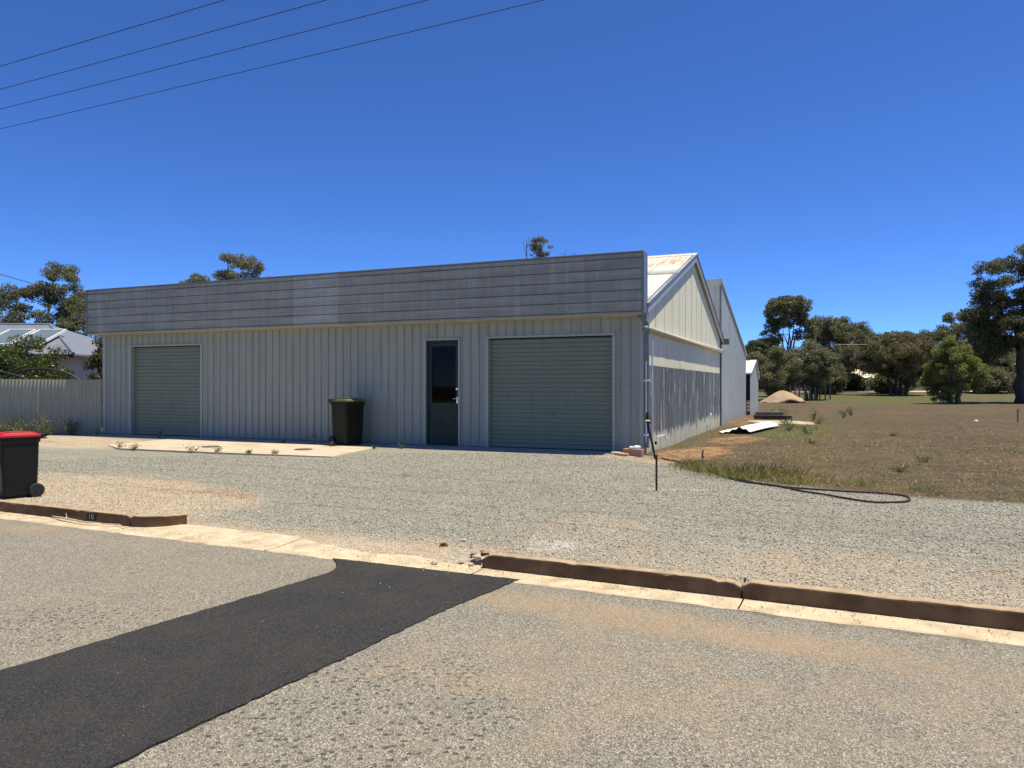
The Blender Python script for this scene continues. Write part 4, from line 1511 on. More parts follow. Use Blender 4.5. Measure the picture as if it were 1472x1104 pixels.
# dense garden trees along the far street
fars = [(41.6, 81, 2.6, 1.9, 'leaf_eucalypt', 'low green bush under the brown-tinged tree'), (57.6, 83, 3.2, 2.2, 'leaf_eucalypt', 'low green bush left of the right edge gum trunk'), (52.6, 81, 2.8, 2.0, 'leaf_olive', 'low olive bush right behind the bright green tree'), (33.5, 79, 3.0, 2.0, 'leaf_eucalypt', 'low green bush right of the paling posts'), (43.5, 116, 5.0, 3.2, 'leaf_dark', 'far dark garden tree left of the verandah house'), (50.0, 122, 5.6, 3.6, 'leaf_dark', 'far dark garden tree behind the verandah house'), (57.0, 118, 5.0, 3.6, 'leaf_eucalypt', 'far garden tree behind the brown-tinged tree'),
        (64.5, 118, 5.4, 3.8, 'leaf_dark', 'far dark garden tree behind the bright green tree'), (72.0, 117, 6.0, 4.0, 'leaf_eucalypt', 'far garden tree left of the right edge gum trunk'), (80.5, 117, 6.4, 4.2, 'leaf_dark', 'far dark garden tree behind the right edge gum'),
        (42.8, 92.5, 2.0, 1.5, 'leaf_dark', 'low rounded dark shrub before the verandah house, left one'), (48.8, 92.5, 2.3, 1.7, 'leaf_brown', 'low brownish shrub before the verandah house, right one'), (63.2, 93.5, 2.2, 2.0, 'leaf_dark', 'low dark shrub before the cream house'), (36.0, 104, 3.6, 3.4, 'leaf_dark', 'low dark tree behind the paling posts'), (46.5, 103, 3.0, 2.4, 'leaf_dark', 'low dark garden shrub beside the verandah house')]
for i, (x, y, h_, w_, m_, lab) in enumerate(fars):
    T(lab, x, y, [(0, 0, h_ * .5, w_, w_ * .8, h_ * .5)], 48, .95 if h_ > 2.5 else .6, 9000, .38, m_, name='garden_tree', group='garden trees along the far street', seed=40 + i, trunk=.2, fork=.3)

# far-off wood beyond the street, one mass
r_ = np.random.default_rng(77)
n = 90000
wxx = r_.uniform(30, 125, n); wyy = r_.uniform(126, 136, n)
hm = 3.6 + 2.6 * fbm(wxx * .22, wyy * .05, 3) * 2
P = np.stack([wxx, wyy, height(wxx, wyy) + hm * r_.uniform(0, 1, n) ** .8], 1)
o = np_mesh('far_woodland', leaf_cloud(r_, P, .55), 4, 'leaf_dark')
tag(o, 'dark far-off belt of bush closing the view beyond the street', 'bush', None, 'stuff')

# ------------------------------------------------------------------ far houses, street
def gable_house(name, label, x, y, w, d, wallh, roofh, wallm, roofm, rz=0, ver=None):
    z = gz(x, y)
    h_ = empty(name, (x, y, z), rz, label, 'house')
    mb = MB(); mb.box(-w / 2, w / 2, 0, d, -.3, wallh); mb.build('wall', wallm, h_)
    mb = MB()
    o_ = .4
    mb.add([(-w / 2 - o_, -o_, wallh - .05), (w / 2 + o_, -o_, wallh - .05), (w / 2 - d * .35, d / 2, wallh + roofh), (-w / 2 + d * .35, d / 2, wallh + roofh), (-w / 2 - o_, d + o_, wallh - .05), (w / 2 + o_, d + o_, wallh - .05)],
           [(0, 1, 2, 3), (5, 4, 3, 2), (1, 5, 2), (4, 0, 3), (0, 4, 5, 1)])
    mb.build('roof', roofm, h_)
    if ver:
        mb = MB()
        vz0, vz1, vd = ver
        mb.add([(-w / 2 - .1, -vd, vz0), (w / 2 + .1, -vd, vz0), (w / 2 + .1, -.02, vz1), (-w / 2 - .1, -.02, vz1), (-w / 2 - .1, -vd, vz0 - .08), (w / 2 + .1, -vd, vz0 - .08), (w / 2 + .1, -.02, vz1 - .08), (-w / 2 - .1, -.02, vz1 - .08)],
               [(0, 1, 2, 3), (7, 6, 5, 4), (0, 4, 5, 1), (1, 5, 6, 2), (3, 7, 4, 0)])
        v_ = mb.build('verandah_roof', roofm, h_)
        for k in range(4):
            xx = -w / 2 + w * k / 3
            mb = MB(); mb.box(xx - .05, xx + .05, -vd + .05, -vd + .15, 0, vz0 - .08); mb.build('verandah_post', 'frame_white', h_)
    for k in range(2):
        xx = -w / 4 + w / 2 * k
        mb = MB(); mb.box(xx - .6, xx + .6, -.03, .0, .8, 1.9); wd_ = mb.build('window', 'frame_white', h_)
        mb = MB(); mb.box(xx - .54, xx + .54, -.045, -.031, .86, 1.84); mb.build('pane', 'panel_glass', wd_)
    return h_


gable_house('verandah_house', 'far house with a cream verandah roof under the trees', 46.3, 96, 4.6, 6, 1.95, .75, 'house_wall_far', 'roof_cream', 0, (1.55, 1.9, 2.0))
gable_house('cream_house', 'far house with a cream roof behind the right edge gum trunk', 69.5, 97, 6.5, 6, 2.1, 1.5, 'house_wall_far', 'roof_cream', 0, (1.5, 2.0, 1.6))
mb = MB()
for a, b in ((30, 40), (40, 50), (50, 60), (60, 75), (75, 95)):
    mb.add([(a, 86, gz(a, 86) + .03), (b, 86, gz(b, 86) + .03), (b, 90, gz(b, 90) + .05), (a, 90, gz(a, 90) + .05)], [(0, 1, 2, 3)])
tag(mb.build('far_street', 'conc'), 'pale far street beyond the field under the trees', None, None, 'structure')

# paling posts by the olive bushes
pg = empty('post_fence', (27.6, 62.4, gz(27.6, 62.4)), 0, 'row of dark fence posts under the olive bushes', 'fence')
for k in range(9):
    x = -4.6 + k * .62 + random.uniform(-.08, .08); y = -1.2 + k * .45
    hh = random.uniform(1.15, 1.5)
    mb = MB(); mb.box(x - .05, x + .05, y - .05, y + .05, -.2, hh, .01); mb.build('post', 'timber_grey', pg)
for z in (.4, .8, 1.15):
    mb = MB(); mb.tube([(-4.6, -1.2, z), (.4, 2.4, z)], .012, 5); mb.build('wire', 'dark_metal', pg)

# sand pile
mb = MB()
N = 48
rings = []
r_ = np.random.default_rng(5)
px_, py_ = 21.9, 59.6
for i in range(14):
    q = i / 13
    ring = []
    for k in range(N):
        a = 2 * math.pi * k / N
        rad = (1 - q) * (1.75 + .18 * math.sin(2 * a + 1) + .12 * math.sin(5 * a)) + .02
        x = rad * 1.0 * math.cos(a); y = rad * .9 * math.sin(a)
        z = 1.02 * (1 - (rad / 1.9) ** 1.25) if rad < 1.9 else 0
        z = max(-.05, z) + (float(fbm(np.array([x * 2.4 + 50]), np.array([y * 2.4 + 50]), 3)[0]) - .45) * .16 - .08 * (i == 0)
        ring.append((x, y, z))
    rings.append(ring)
mb.loft(rings)
o = mb.build('sand_pile', 'sand', None, True); o.location = (px_, py_, gz(px_, py_) - .02)
tag(o, 'heap of orange-brown sand in front of the olive bushes', 'sand pile')

# ------------------------------------------------------------------ left neighbours
nh = empty('neighbour_house', (-16.75, 28.0, .3), R(0), 'neighbouring house with grey hipped metal roof behind the fence', 'house')
mb = MB(); mb.box(-11, -.35, .5, 6.5, 0, 2.66); mb.build('wall', 'house_wall', nh)
mb = MB()
mb.add([(-12, 0, 2.62), (.1, 0, 2.62), (.1, 7, 2.62), (-12, 7, 2.62), (-12, 3.5, 4.02), (-3.0, 3.5, 4.02), (-12, 0, 2.55), (.1, 0, 2.55), (.1, 7, 2.55), (-12, 7, 2.55)],
       [(0, 1, 5, 4), (1, 2, 5), (2, 3, 4, 5), (6, 7, 1, 0), (7, 8, 2, 1), (8, 9, 3, 2), (9, 8, 7, 6), (3, 0, 4)])
nr = mb.build('roof', 'roof_grey', nh)
mb = MB(); mb.tube([(-12, 3.5, 4.03), (-3.0, 3.5, 4.03)], .06, 6); mb.build('ridge_capping', 'roof_grey', nr)
mb = MB(); mb.tube([(-3.0, 3.5, 4.03), (.1, 0, 2.64)], .05, 6); mb.build('hip_capping', 'roof_grey', nr)
mb = MB(); mb.box(-12, .14, -.1, .0, 2.48, 2.60, .01); mb.build('eave_gutter', 'dark_metal', nr)
sl_ = math.atan2(1.40, 3.5)
for k, x0 in enumerate((-3.9, -2.65)):
    pan = empty('roof_panel', parent=nh)
    pan.location = (x0, .55, 2.62 + .55 * .4 + .12)
    pan.rotation_euler = (sl_, 0, 0)
    mb = MB(); mb.box(.03, 1.07, .04, 1.86, 0, .045); mb.build('glass', 'panel_glass', pan)
    for a in ((0, 1.1, 0, .05), (0, 1.1, 1.85, 1.9), (0, .05, .05, 1.85), (1.05, 1.1, .05, 1.85)):
        mb = MB(); mb.box(a[0], a[1], a[2], a[3], -.02, .075); mb.build('frame', 'frame_white', pan)
mb = MB(); mb.box(-.75, -.3, .43, .5, .3, 1.9); wn_ = mb.build('window', 'frame_white', nh)
# vine hoops
for i, (xc, w_, yy, lab) in enumerate(((-16.1, 2.6, 21.6, 'dark steel arch above the fence, the one nearer the picture edge'), (-14.0, 1.55, 21.9, 'dark steel arch above the fence, the one nearer the shed'))):
    mb = MB()
    pts = [(xc + w_ * math.cos(a), yy, 1.2 + 1.02 * math.sin(a)) for a in np.linspace(math.pi, 0, 25)]
    pts = [(pts[0][0], yy, .3)] + pts + [(pts[-1][0], yy, .3)]
    mb.tube(pts, .028, 8)
    tag(mb.build('garden_arch', 'hoop_steel', None, True), lab, 'garden arch', 'arches behind the fence')
tree('citrus_tree', 'glossy dense citrus tree behind the corrugated fence', 'tree', (-15.7, 23.2, .3), [(-.6, 0, 1.7, 1.2, 1.0, 1.25), (.5, 0, 1.8, .95, .9, 1.15), (-1.6, 0, 1.3, 1.2, 1, 1.1), (1.2, 0, 1.2, .7, .8, .9)], 90, .40, 30000, .11, 'leaf_glossy', seed=60, trunk=.09, fork=.3, stems=2)
tree('gum_tree', 'big gum tree with airy top left of the shed', 'tree', (-28.6, 45, .3), [(0, 0, 4.6, 2.3, 2.2, 1.8), (1.4, 0, 7.2, 1.2, 1.2, 1.0), (-1.6, 0, 6.9, 1.2, 1.1, .5), (.1, 0, 7.0, .8, .8, .7), (.9, 0, 8.3, 1.0, 1.0, .45), (1.9, 0, 5.6, 1.0, 1, 1.5)], 80, .5, 20000, .18, 'leaf_eucalypt', seed=61, trunk=.24, fork=.4, branch=.05, group='trees behind the neighbouring house')
tree('gum_tree', 'dark rounded tree at the left picture edge', 'tree', (-30.6, 43, .3), [(0, 0, 4.2, 2.6, 2.2, 2.7)], 55, .6, 15000, .19, 'leaf_dark', seed=62, trunk=.2, fork=.3, group='trees behind the neighbouring house')
tree('gum_tree', 'loose small-leaved tree just left of the shed parapet', 'tree', (-23.6, 41, .3), [(0, 0, 4.3, 1.6, 1.5, 2.0), (-1.0, 0, 2.6, 1.6, 1.5, 1.5)], 55, .45, 11000, .17, 'leaf_eucalypt', seed=63, trunk=.14, fork=.3, group='trees behind the neighbouring house')
tree('dark_shrub', 'dark shrub between the neighbouring house and the shed', 'bush', (-14.2, 25.5, .3), [(0, 0, 1.6, .3, .6, 1.6), (.25, .5, 2.2, .3, .5, 1.0)], 45, .3, 9000, .12, 'leaf_dark', 'bark_dark', seed=64, trunk=.07, fork=.3)
# timber power pole behind the house
pp_ = empty('power_pole', (-22.2, 38, .3), 0, 'dark power pole with crossarm between the trees and the shed', 'power pole')
mb = MB(); mb.tube([(0, 0, -.3), (0, 0, 4.0)], [.12, .10], 8); mb.build('pole', 'bark_dark', pp_)
mb = MB(); mb.box(-.55, .55, -.05, .05, 3.45, 3.57); mb.build('crossarm', 'bark_dark', pp_)

# trees behind the shed
tree('gum_tree', 'leafy treetop showing over the left part of the parapet', 'tree', (-22.6, 60, .3), [(.5, 0, 10.5, 2.0, 1.7, 1.7), (-1.2, 0, 9.6, 1.1, 1, 1.0), (2.6, 0, 9.3, .9, .9, .9), (.2, 0, 8.0, 2.2, 2, 1.2)], 50, .55, 13000, .2, 'leaf_olive', seed=65, trunk=.25, fork=.55, group='treetops over the parapet')
tree('gum_tree', 'small leafy treetop at the left of the parapet treetops', 'tree', (-25.6, 60, .3), [(0, 0, 9.4, 1.25, 1.2, 1.2), (0, 0, 7.6, 1.7, 1.6, 1.1)], 34, .45, 8000, .2, 'leaf_olive', seed=66, trunk=.2, fork=.55, group='treetops over the parapet')
tree('gum_tree', 'thin sparse treetop over the middle of the parapet', 'tree', (2.5, 70, .3), [(.2, 0, 14.4, 1.1, 1.0, 1.4), (.1, 0, 12.6, 1.0, 1, 1.3), (-.2, 0, 13.4, .8, .8, 1)], 34, .36, 2600, .2, 'leaf_eucalypt', seed=67, trunk=.2, fork=.7, branch=.05, group='treetops over the parapet')
for k, (x, zt, lab) in enumerate(((1.35, 15.6, 'bare dead branch tip left of the sparse treetop'), (4.9, 14.4, 'bare dead branch tip right of the sparse treetop'), (5.75, 14.3, 'bare forked branch tip farthest right over the parapet'))):
    mb = MB()
    mb.tube([(x, 70, .2), (x - .1, 70, zt * .6), (x + .05, 70, zt * .9), (x, 70, zt)], [.14, .09, .045, .02], 6)
    mb.tube([(x, 70, zt * .9), (x - .3, 70, zt - .1)], [.03, .012], 5)
    mb.tube([(x, 70, zt * .93), (x + .28, 70, zt + .2)], [.03, .012], 5)
    tag(mb.build('dead_tree', 'bark'), lab, 'dead tree', 'bare tips over the parapet')

# ------------------------------------------------------------------ overhead wires
for i, tt in enumerate((8.9, 9.6, 10.3, 11.1)):
    cp = np.array([0.0, 0.0]) + K2 * tt
    mb = MB()
    pts = []
    for k in range(41):
        s_ = -48 + 80 * k / 40
        p = cp + K1 * s_
        sag = .35 * ((s_ + 8) / 40) ** 2
        pts.append((p[0], p[1], 8.0 + sag))
    mb.tube(pts, .007, 5)
    tag(mb.build('power_line', 'cable'), ['topmost of the four wires crossing the sky', 'second wire from the top of the four crossing the sky', 'third wire from the top of the four crossing the sky', 'lowest of the four wires crossing the sky'][i], 'wire', 'overhead wires')
mb = MB(); mb.tube([(-25.2, 36, 7.2), (-23, 36.6, 6.55), (-20.6, 37.2, 6.0), (-18, 38, 5.6)], .018, 5)
tag(mb.build('power_line', 'cable'), 'service wire crossing the trees left of the shed', 'wire', 'overhead wires')
for i, (x0, x1, y, z) in enumerate(((33.0, 37.8, 76, 4.9), (33.2, 36.9, 76, 5.95), (42.5, 47.5, 70, 5.95))):
    mb = MB(); mb.tube([(x0, y, z), ((x0 + x1) / 2, y, z - .03), (x1, y, z)], .03, 5)
    tag(mb.build('power_line', 'conc'), ['pale far wire in front of the dark trees, the lower one', 'pale far wire in front of the dark trees, the upper one', 'pale far wire left of the right edge gum'][i], 'wire', 'far wires')

# ------------------------------------------------------------------ things by the shed corner
x, y = 2.02, 10.31
st = empty('rusty_stake', (x, y, H(x, y)), 0, 'short rusty steel stake standing in the gravel', 'stake')
mb = MB(); mb.box(-.014, .014, -.006, .006, -.15, .50, .001); mb.box(-.004, .004, -.02, -.0061, -.15, .50); mb.build('picket', 'rust_steel', st)
mb = MB(); mb.tube([(.005, 0, .49), (.016, .0, .55)], .003, 5); mb.build('wire_tie', 'rust_steel', st)
x, y = 2.72, 14.02
lp = empty('leaning_pole', (x, y, H(x, y)), 0, 'leaning black pole with an orange and black tag at the shed corner', 'pole')
mb = MB(); mb.tube([(.02, 0, -.1), (-.03, .02, .2), (-.13, .02, .62), (-.14, .02, .72)], [.02, .02, .024, .02], 8); mb.build('shaft', 'dark_metal', lp)
mb = MB()
rg = []
for yy in (-.02, .02):
    rg.append([(-.14 + a, yy + .0, .66 + b) for a, b in ((-.035, .05), (-.03, .22), (.0, .235), (.03, .21), (.065, .09), (.06, .02), (.02, .0))])
mb.loft(rg); tg = mb.build('tag', 'dark_metal', lp)
mb = MB(); mb.add([(-.13, -.022, .78), (-.10, -.022, .71), (-.085, -.022, .80), (-.115, -.022, .875), (-.14, -.022, .86)], [(0, 1, 2, 3, 4)]); mb.build('orange_face', 'tag_orange', tg)
mb = MB(); mb.add([(-.125, -.022, .68), (-.09, -.022, .68), (-.082, -.022, .76), (-.10, -.022, .70)], [(0, 1, 2, 3)]); mb.build('yellow_face', 'tag_yellow', tg)
mb = MB(); mb.tube([(-.19, -.03, .73), (-.10, -.03, .73)], .013, 8); mb.build('clamp', 'pvc_white', lp)
mb = MB(); mb.box(-.01, .03, -.03, .0, .28, .34, .004); mb.build('lug', 'dark_metal', lp)

wx, wy = b2w(-.08, -.52)
bb = MB(); bb.box(-.20, .20, -.06, .06, 0, .155, .008)
o = bb.build('concrete_block', 'brick_orange'); o.location = (wx, wy, H(wx, wy) - .02); o.rotation_euler = (0, 0, BROT - R(14))
tag(o, 'large orange-brown block beside the downpipe', 'block')
for i, (x, y, rz, lab) in enumerate(((-.33, -.60, 20, 'small red brick piece left of the orange block'), (-.22, -.72, -10, 'low broken brick lying before the orange block'), (-.44, -.48, 5, 'flat cream paving piece at the end of the footing'))):
    wx, wy = b2w(x, y)
    bb = MB(); bb.box(-.09, .09, -.05, .05, 0, .06, .008)
    o = bb.build('brick', 'brick_orange' if i < 2 else 'conc'); o.location = (wx, wy, H(wx, wy) - .01); o.rotation_euler = (R(4), 0, BROT + R(rz))
    tag(o, lab, 'brick', 'bricks at the shed corner')


def rock(name, loc, r, mat, label, cat='stone', group=None, sq=.6, seed=0):
    q = np.random.default_rng(seed)
    mb = MB(); rings = []
    for a in range(6):
        th = R(12 + 31.2 * a)
        rings.append([(r * q.uniform(.8, 1.2) * math.sin(th) * math.cos(k * math.pi / 4), .8 * r * q.uniform(.8, 1.2) * math.sin(th) * math.sin(k * math.pi / 4), -sq * r * math.cos(th)) for k in range(8)])
    mb.loft(rings)
    o = mb.build(name, mat); o.location = loc
    return tag(o, label, cat, group)


wx, wy = b2w(-.02, -.50)
rock('stone', (wx, wy, H(wx, wy) + .165), .075, 'stone_white', 'white stone lying on the orange block, larger one', group='stones on the block', seed=3)
wx, wy = b2w(-.12, -.53)
rock('stone', (wx, wy, H(wx, wy) + .155), .05, 'stone_white', 'white stone lying on the orange block, smaller one', group='stones on the block', seed=4)
mb = MB()
wx, wy = b2w(.16, .95)
for k in range(3):
    mb.tube([(-.1 + .06 * k, 0, .30 - .02 * k), (.02 + .03 * k, .02, .33 + .01 * k), (.14, .02, .27 - .03 * k)], [.01, .018, .008], 5)
mb.tube([(0, 0, 0), (-.01, 0, .3)], .008, 5)
o = mb.build('white_rag', 'pvc_white'); o.location = (wx, wy, H(wx, wy)); tag(o, 'scrap of white plastic against the peeling wall foot', 'rag')

# black hose on the gravel and grass
hp = [(2.87, 14.1), (3.1, 13.2), (3.25, 12.1), (3.35, 10.95), (3.66, 10.55), (4.07, 9.75), (4.45, 9.22), (4.85, 9.14), (5.04, 9.36), (5.0, 9.62), (4.36, 9.98), (3.78, 10.35), (3.45, 10.9), (3.3, 11.5)]
from mathutils.geometry import interpolate_bezier
pts = []
for i in range(len(hp) - 1):
    p0, p1 = Vector(hp[max(0, i - 1)]), Vector(hp[i]); p2, p3 = Vector(hp[i + 1]), Vector(hp[min(len(hp) - 1, i + 2)])
    for p in interpolate_bezier(p1.to_3d(), (p1 + (p2 - p0) / 6).to_3d(), (p2 - (p3 - p1) / 6).to_3d(), p2.to_3d(), 8)[:-1]:
        pts.append((p.x, p.y, H(p.x, p.y) + .016))
mb = MB(); mb.tube(pts, .0125, 6)
tag(mb.build('hose', 'rubber', None, True), 'black hose looped across the gravel edge and grass', 'hose')

# loose roofing sheets beside the shed
def loose_sheet(label, cx_, cy_, rz, L, Wd, mat, tent, pitch, amp, group):
    mb = MB()
    prof = []
    n = int(Wd / pitch * 8)
    for i in range(n + 1):
        u = -Wd / 2 + Wd * i / n
        prof.append((u, tent * max(0, 1 - abs(u + Wd * .18) / (Wd * .42)) + amp * math.sin(2 * math.pi * u / pitch)))
    vs = []; fs = []
    m_ = 5
    for j in range(m_):
        v_ = -L / 2 + L * j / (m_ - 1)
        for u, d in prof:
            vs.append((v_, u, d + .03 + .01 * math.sin(j)))
    for j in range(m_ - 1):
        for i in range(n):
            fs.append((j * (n + 1) + i, j * (n + 1) + i + 1, (j + 1) * (n + 1) + i + 1, (j + 1) * (n + 1) + i))
    mb.add(vs, fs)
    wx, wy = b2w(cx_, cy_)
    o = mb.build('loose_roof_sheet', mat); o.location = (wx, wy, H(wx, wy) + .01); o.rotation_euler = (0, 0, BROT + R(rz))
    sm = o.modifiers.new('thickness', 'SOLIDIFY'); sm.thickness = .004
    tag(o, label, 'roofing sheet', group)


loose_sheet('bright white corrugated sheet bent up like a tent beside the shed', 1.25, 9.6, 82, 4.2, .95, 'pvc_white', .16, .19, .018, 'loose sheets beside the shed')
loose_sheet('dull corrugated sheet lying flat behind the white sheet', 1.9, 14.2, 20, 1.9, 1.6, 'conc', .02, .19, .03, 'loose sheets beside the shed')
wx, wy = b2w(1.35, 17.6)
lg = empty('timber_scraps', (wx, wy, H(wx, wy)), BROT, 'pile of dark old timber near the small shed', 'timber')
for k, (x, y, z, a, L) in enumerate(((0, 0, .1, 4, 1.3), (.1, .25, .1, -6, 1.5), (-.05, .1, .24, 10, 1.1))):
    mb = MB(); mb.box(-L / 2, L / 2, -.08, .08, -.08, .08, .015)
    o = mb.build('plank', 'timber_grey' if k else 'bark_dark', lg); o.location = (x, y, z); o.rotation_euler = (0, 0, R(a))

# survey peg on the field
x, y = 19.2, 28.0
pg_ = empty('survey_peg', (x, y, H(x, y)), 0, 'raw timber survey peg on the field at right', 'peg')
mb = MB(); mb.box(-.022, .022, -.022, .022, -.1, .52, .004); mb.build('stake', 'timber_raw', pg_)
mb = MB(); mb.box(-.015, .015, -.03, -.023, 0, .19); o = mb.build('loose_lath', 'soffit_cream', pg_); o.location = (.02, 0, .43); o.rotation_euler = (0, R(35), 0)
rock('stone', (18.0, 28.6, H(18.0, 28.6) + .03), .09, 'stone_white', 'pale stone on the field left of the survey peg', seed=8)

# ------------------------------------------------------------------ grass, weeds, loose stones
def blades(r, P, hgt, spread, w):
    n = len(P)
    a = r.uniform(0, 2 * math.pi, n)
    d = np.stack([np.cos(a), np.sin(a), np.zeros(n)], 1)
    side = np.stack([-np.sin(a), np.cos(a), np.zeros(n)], 1)
    h_ = (hgt * r.uniform(.4, 1.2, n))[:, None]
    tip = P + d * h_ * spread * r.uniform(.2, 1.2, (n, 1)) + np.array([0, 0, 1]) * h_
    mid = P + (tip - P) * .5 + np.array([0, 0, .12]) * h_
    return np.stack([P - side * w, P + side * w, mid + side * w * .8, tip, mid - side * w * .8], 1).reshape(-1, 3)


r_ = np.random.default_rng(21)
# dry stubble over the field
n = 16000
dd = r_.uniform(9.0, 46, n * 3) ** 1
px = r_.uniform(.05, .78, n * 3)
X_ = dd * px; Y_ = dd
ok = (poly_mask(X_, Y_, GRAVEL, .3) < .4)
bxx = (X_ - CX) * E1[0] + (Y_ - CY) * E1[1]; byy = (X_ - CX) * E2[0] + (Y_ - CY) * E2[1]
ok &= (bxx > .25) & (fbm(X_ * .8, Y_ * .8, 3) > .38)
_z = zones(X_, Y_)
ok &= _z[2] < r_.uniform(.2, .9, len(X_))
ok &= r_.uniform(0, 1, len(X_)) < np.clip((26 - dd) / 14, 0, .8)
X_, Y_, dd = X_[ok][:n], Y_[ok][:n], dd[ok][:n]
P = np.stack([X_, Y_, height(X_, Y_)], 1)
sel = r_.uniform(size=len(P)) < .82 - .5 * _z[3][ok][:n]
o = np_mesh('dry_grass', blades(r_, P[sel], .028 + .0004 * dd[sel], 2.2, .003 + .0002 * dd[sel][:, None]), 5, 'grass_dry')
tag(o, 'short dry stubble over the mown field', 'grass', None, 'stuff')
o = np_mesh('green_grass', blades(r_, P[~sel], .03 + .0005 * dd[~sel], 1.8, .003 + .0002 * dd[~sel][:, None]), 5, 'grass_green')
tag(o, 'sparse green grass through the mown field', 'grass', None, 'stuff')

# rank grass along the hose
cs = [(3.1, 12.35, .45, .10), (3.35, 11.9, .4, .13), (3.5, 11.35, .5, .17), (3.75, 11.5, .5, .15), (4.1, 11.4, .55, .15), (4.35, 10.95, .5, .10), (4.0, 10.7, .4, .10), (3.2, 13.0, .35, .10), (4.9, 10.5, .4, .07), (5.6, 10.0, .4, .06), (3.0, 12.7, .3, .08)]
PP = []; HH = []
for cx_, cy_, rad, hg in cs:
    k = int(250 * rad / .45)
    v_ = r_.normal(size=(k, 2)) * rad * .36
    x = cx_ + v_[:, 0]; y = cy_ + v_[:, 1]
    PP.append(np.stack([x, y, height(x, y)], 1)); HH.append(np.full(k, hg))
PP = np.concatenate(PP); HH = np.concatenate(HH)
sel = r_.uniform(size=len(PP)) < .72
o = np_mesh('rank_grass', blades(r_, PP[sel], HH[sel] * .95, 1.2, .0045), 5, 'grass_green')
tag(o, 'clumps of green grass along the gravel edge by the hose', 'grass', None, 'stuff')
o = np_mesh('seeding_grass', blades(r_, PP[~sel], HH[~sel] * 1.35, .7, .0035), 5, 'grass_dry')
tag(o, 'dry seeding stalks among the green grass by the hose', 'grass', None, 'stuff')


def weed(loc, hgt, wid, nst, nlf, lsz, label, seed, mat='weed_leaf', group='weeds', name='weed'):
    r = np.random.default_rng(seed)
    root = empty(name, loc, 0, label, 'weed', group)
    mb = MB(); LP = []
    for k in range(nst):
        a = r.uniform(0, 2 * math.pi); q = r.uniform(.1, 1)
        tip = np.array([math.cos(a) * wid * q, math.sin(a) * wid * q, hgt * r.uniform(.45, 1)])
        mid = tip * .5 + np.array([0, 0, hgt * .12])
        mb.tube([(0, 0, -.03), mid, tip], [.006, .004, .002], 4)
        m_ = max(2, nlf // nst)
        tt_ = r.uniform(.15, 1, m_)[:, None]
        LP.append(tip * tt_ + r.normal(size=(m_, 3)) * .12 * wid + np.array([0, 0, .02]))
    mb.build('stem', 'grass_green', root)
    LP = np.concatenate(LP); LP[:, 2] = np.maximum(LP[:, 2], .01)
    np_mesh('foliage', leaf_cloud(r, LP, lsz, -.2, .5), 4, mat, root)
    return root


wl = [(-12.6, 19.85, .62, .5, 'tallest weed at the foot of the corrugated fence'), (-13.6, 19.95, .5, .55, 'wide weed at the fence foot left of the tallest one'), (-12.0, 20.1, .42, .3, 'weed at the fence foot nearest the shed corner'), (-14.6, 19.9, .32, .5, 'low weed at the fence foot behind the red lidded bin'), (-13.1, 19.7, .35, .4, 'low weed below the tallest fence weed')]
for i, (x, y, h_, w_, lab) in enumerate(wl):
    weed((x, y, H(x, y)), h_, w_, 16, 420, .055, lab, 80 + i, group='weeds along the fence')
wl = [(-10.75, -3.1, .10, .22, 'flat weed at the left tip of the slab'), (-10.2, -3.25, .10, .2, 'second flat weed from the left along the slab edge'), (-8.6, -3.2, .13, .35, 'widest weed on the front edge of the slab'), (-8.0, -3.15, .11, .3, 'weed on the slab edge right of the widest one'), (-7.2, -3.1, .07, .15, 'small weed on the slab edge below the right cover'), (-6.6, -3.02, .07, .12, 'tiny weed near the right front corner of the slab'),
      (-7.42, -.78, .30, .10, 'upright weed at the wall foot left of the olive lidded bin'), (-12.25, -.75, .24, .07, 'thin weed in front of the left roller door'), (-14.5, -.75, .18, .06, 'thin weed left of the left roller door'), (-8.3, -.78, .10, .1, 'low weed at the wall foot in line with the right cover'), (-6.75, -1.05, .10, .12, 'small weed at the foot of the olive lidded bin'), (-5.0, -.95, .09, .14, 'low weed before the green entry door'), (-5.45, -1.3, .06, .1, 'tiny weed at the right corner of the slab')]
for i, (x, y, h_, w_, lab) in enumerate(wl):
    wx, wy = b2w(x, y)
    weed((wx, wy, max(H(wx, wy), .355)), h_, w_, 7, 90, .035, lab, 100 + i, group='weeds around the slab')
wl = [(1.2, -.3, .30, .05, 'tall reddish weed on the orange earth near the leaning pole'), (2.35, 9.8, .35, .35, 'weed on the field right of the white sheet'), (2.9, 8.2, .28, .4, 'weed on the field nearest the white sheet corner'), (1.8, 18.6, .6, .4, 'tall weed behind the timber pile'), (1.2, 18.2, .55, .3, 'weed at the small shed wall by the timber'), (3.0, 17.0, .5, .3, 'weed right of the timber pile'), (3.2, 14.5, .35, .4, 'weed right of the dull sheet'), (4.2, 20.5, .5, .35, 'weed on the field below the sand pile'), (4.6, 23, .45, .3, 'weed just before the sand pile'), (2.2, 12.6, .3, .35, 'weed between the two loose sheets')]
for i, (x, y, h_, w_, lab) in enumerate(wl):
    wx, wy = b2w(x, y)
    weed((wx, wy, H(wx, wy)), h_, w_, 10 if i else 3, 200 if i else 30, .05, lab, 130 + i, 'weed_leaf' if i else 'leaf_brown', group='weeds beside the shed')
wl = [(7.6, 13.6, 'green tuft on the mown field, nearest the hose'), (6.3, 12.0, 'green tuft on the field above the hose loop'), (9.4, 11.9, 'green tuft at the gravel edge near the right border'), (7.2, 17.8, 'dark tuft in the middle of the field'), (10.6, 20.5, 'dark tuft farther out on the field')]
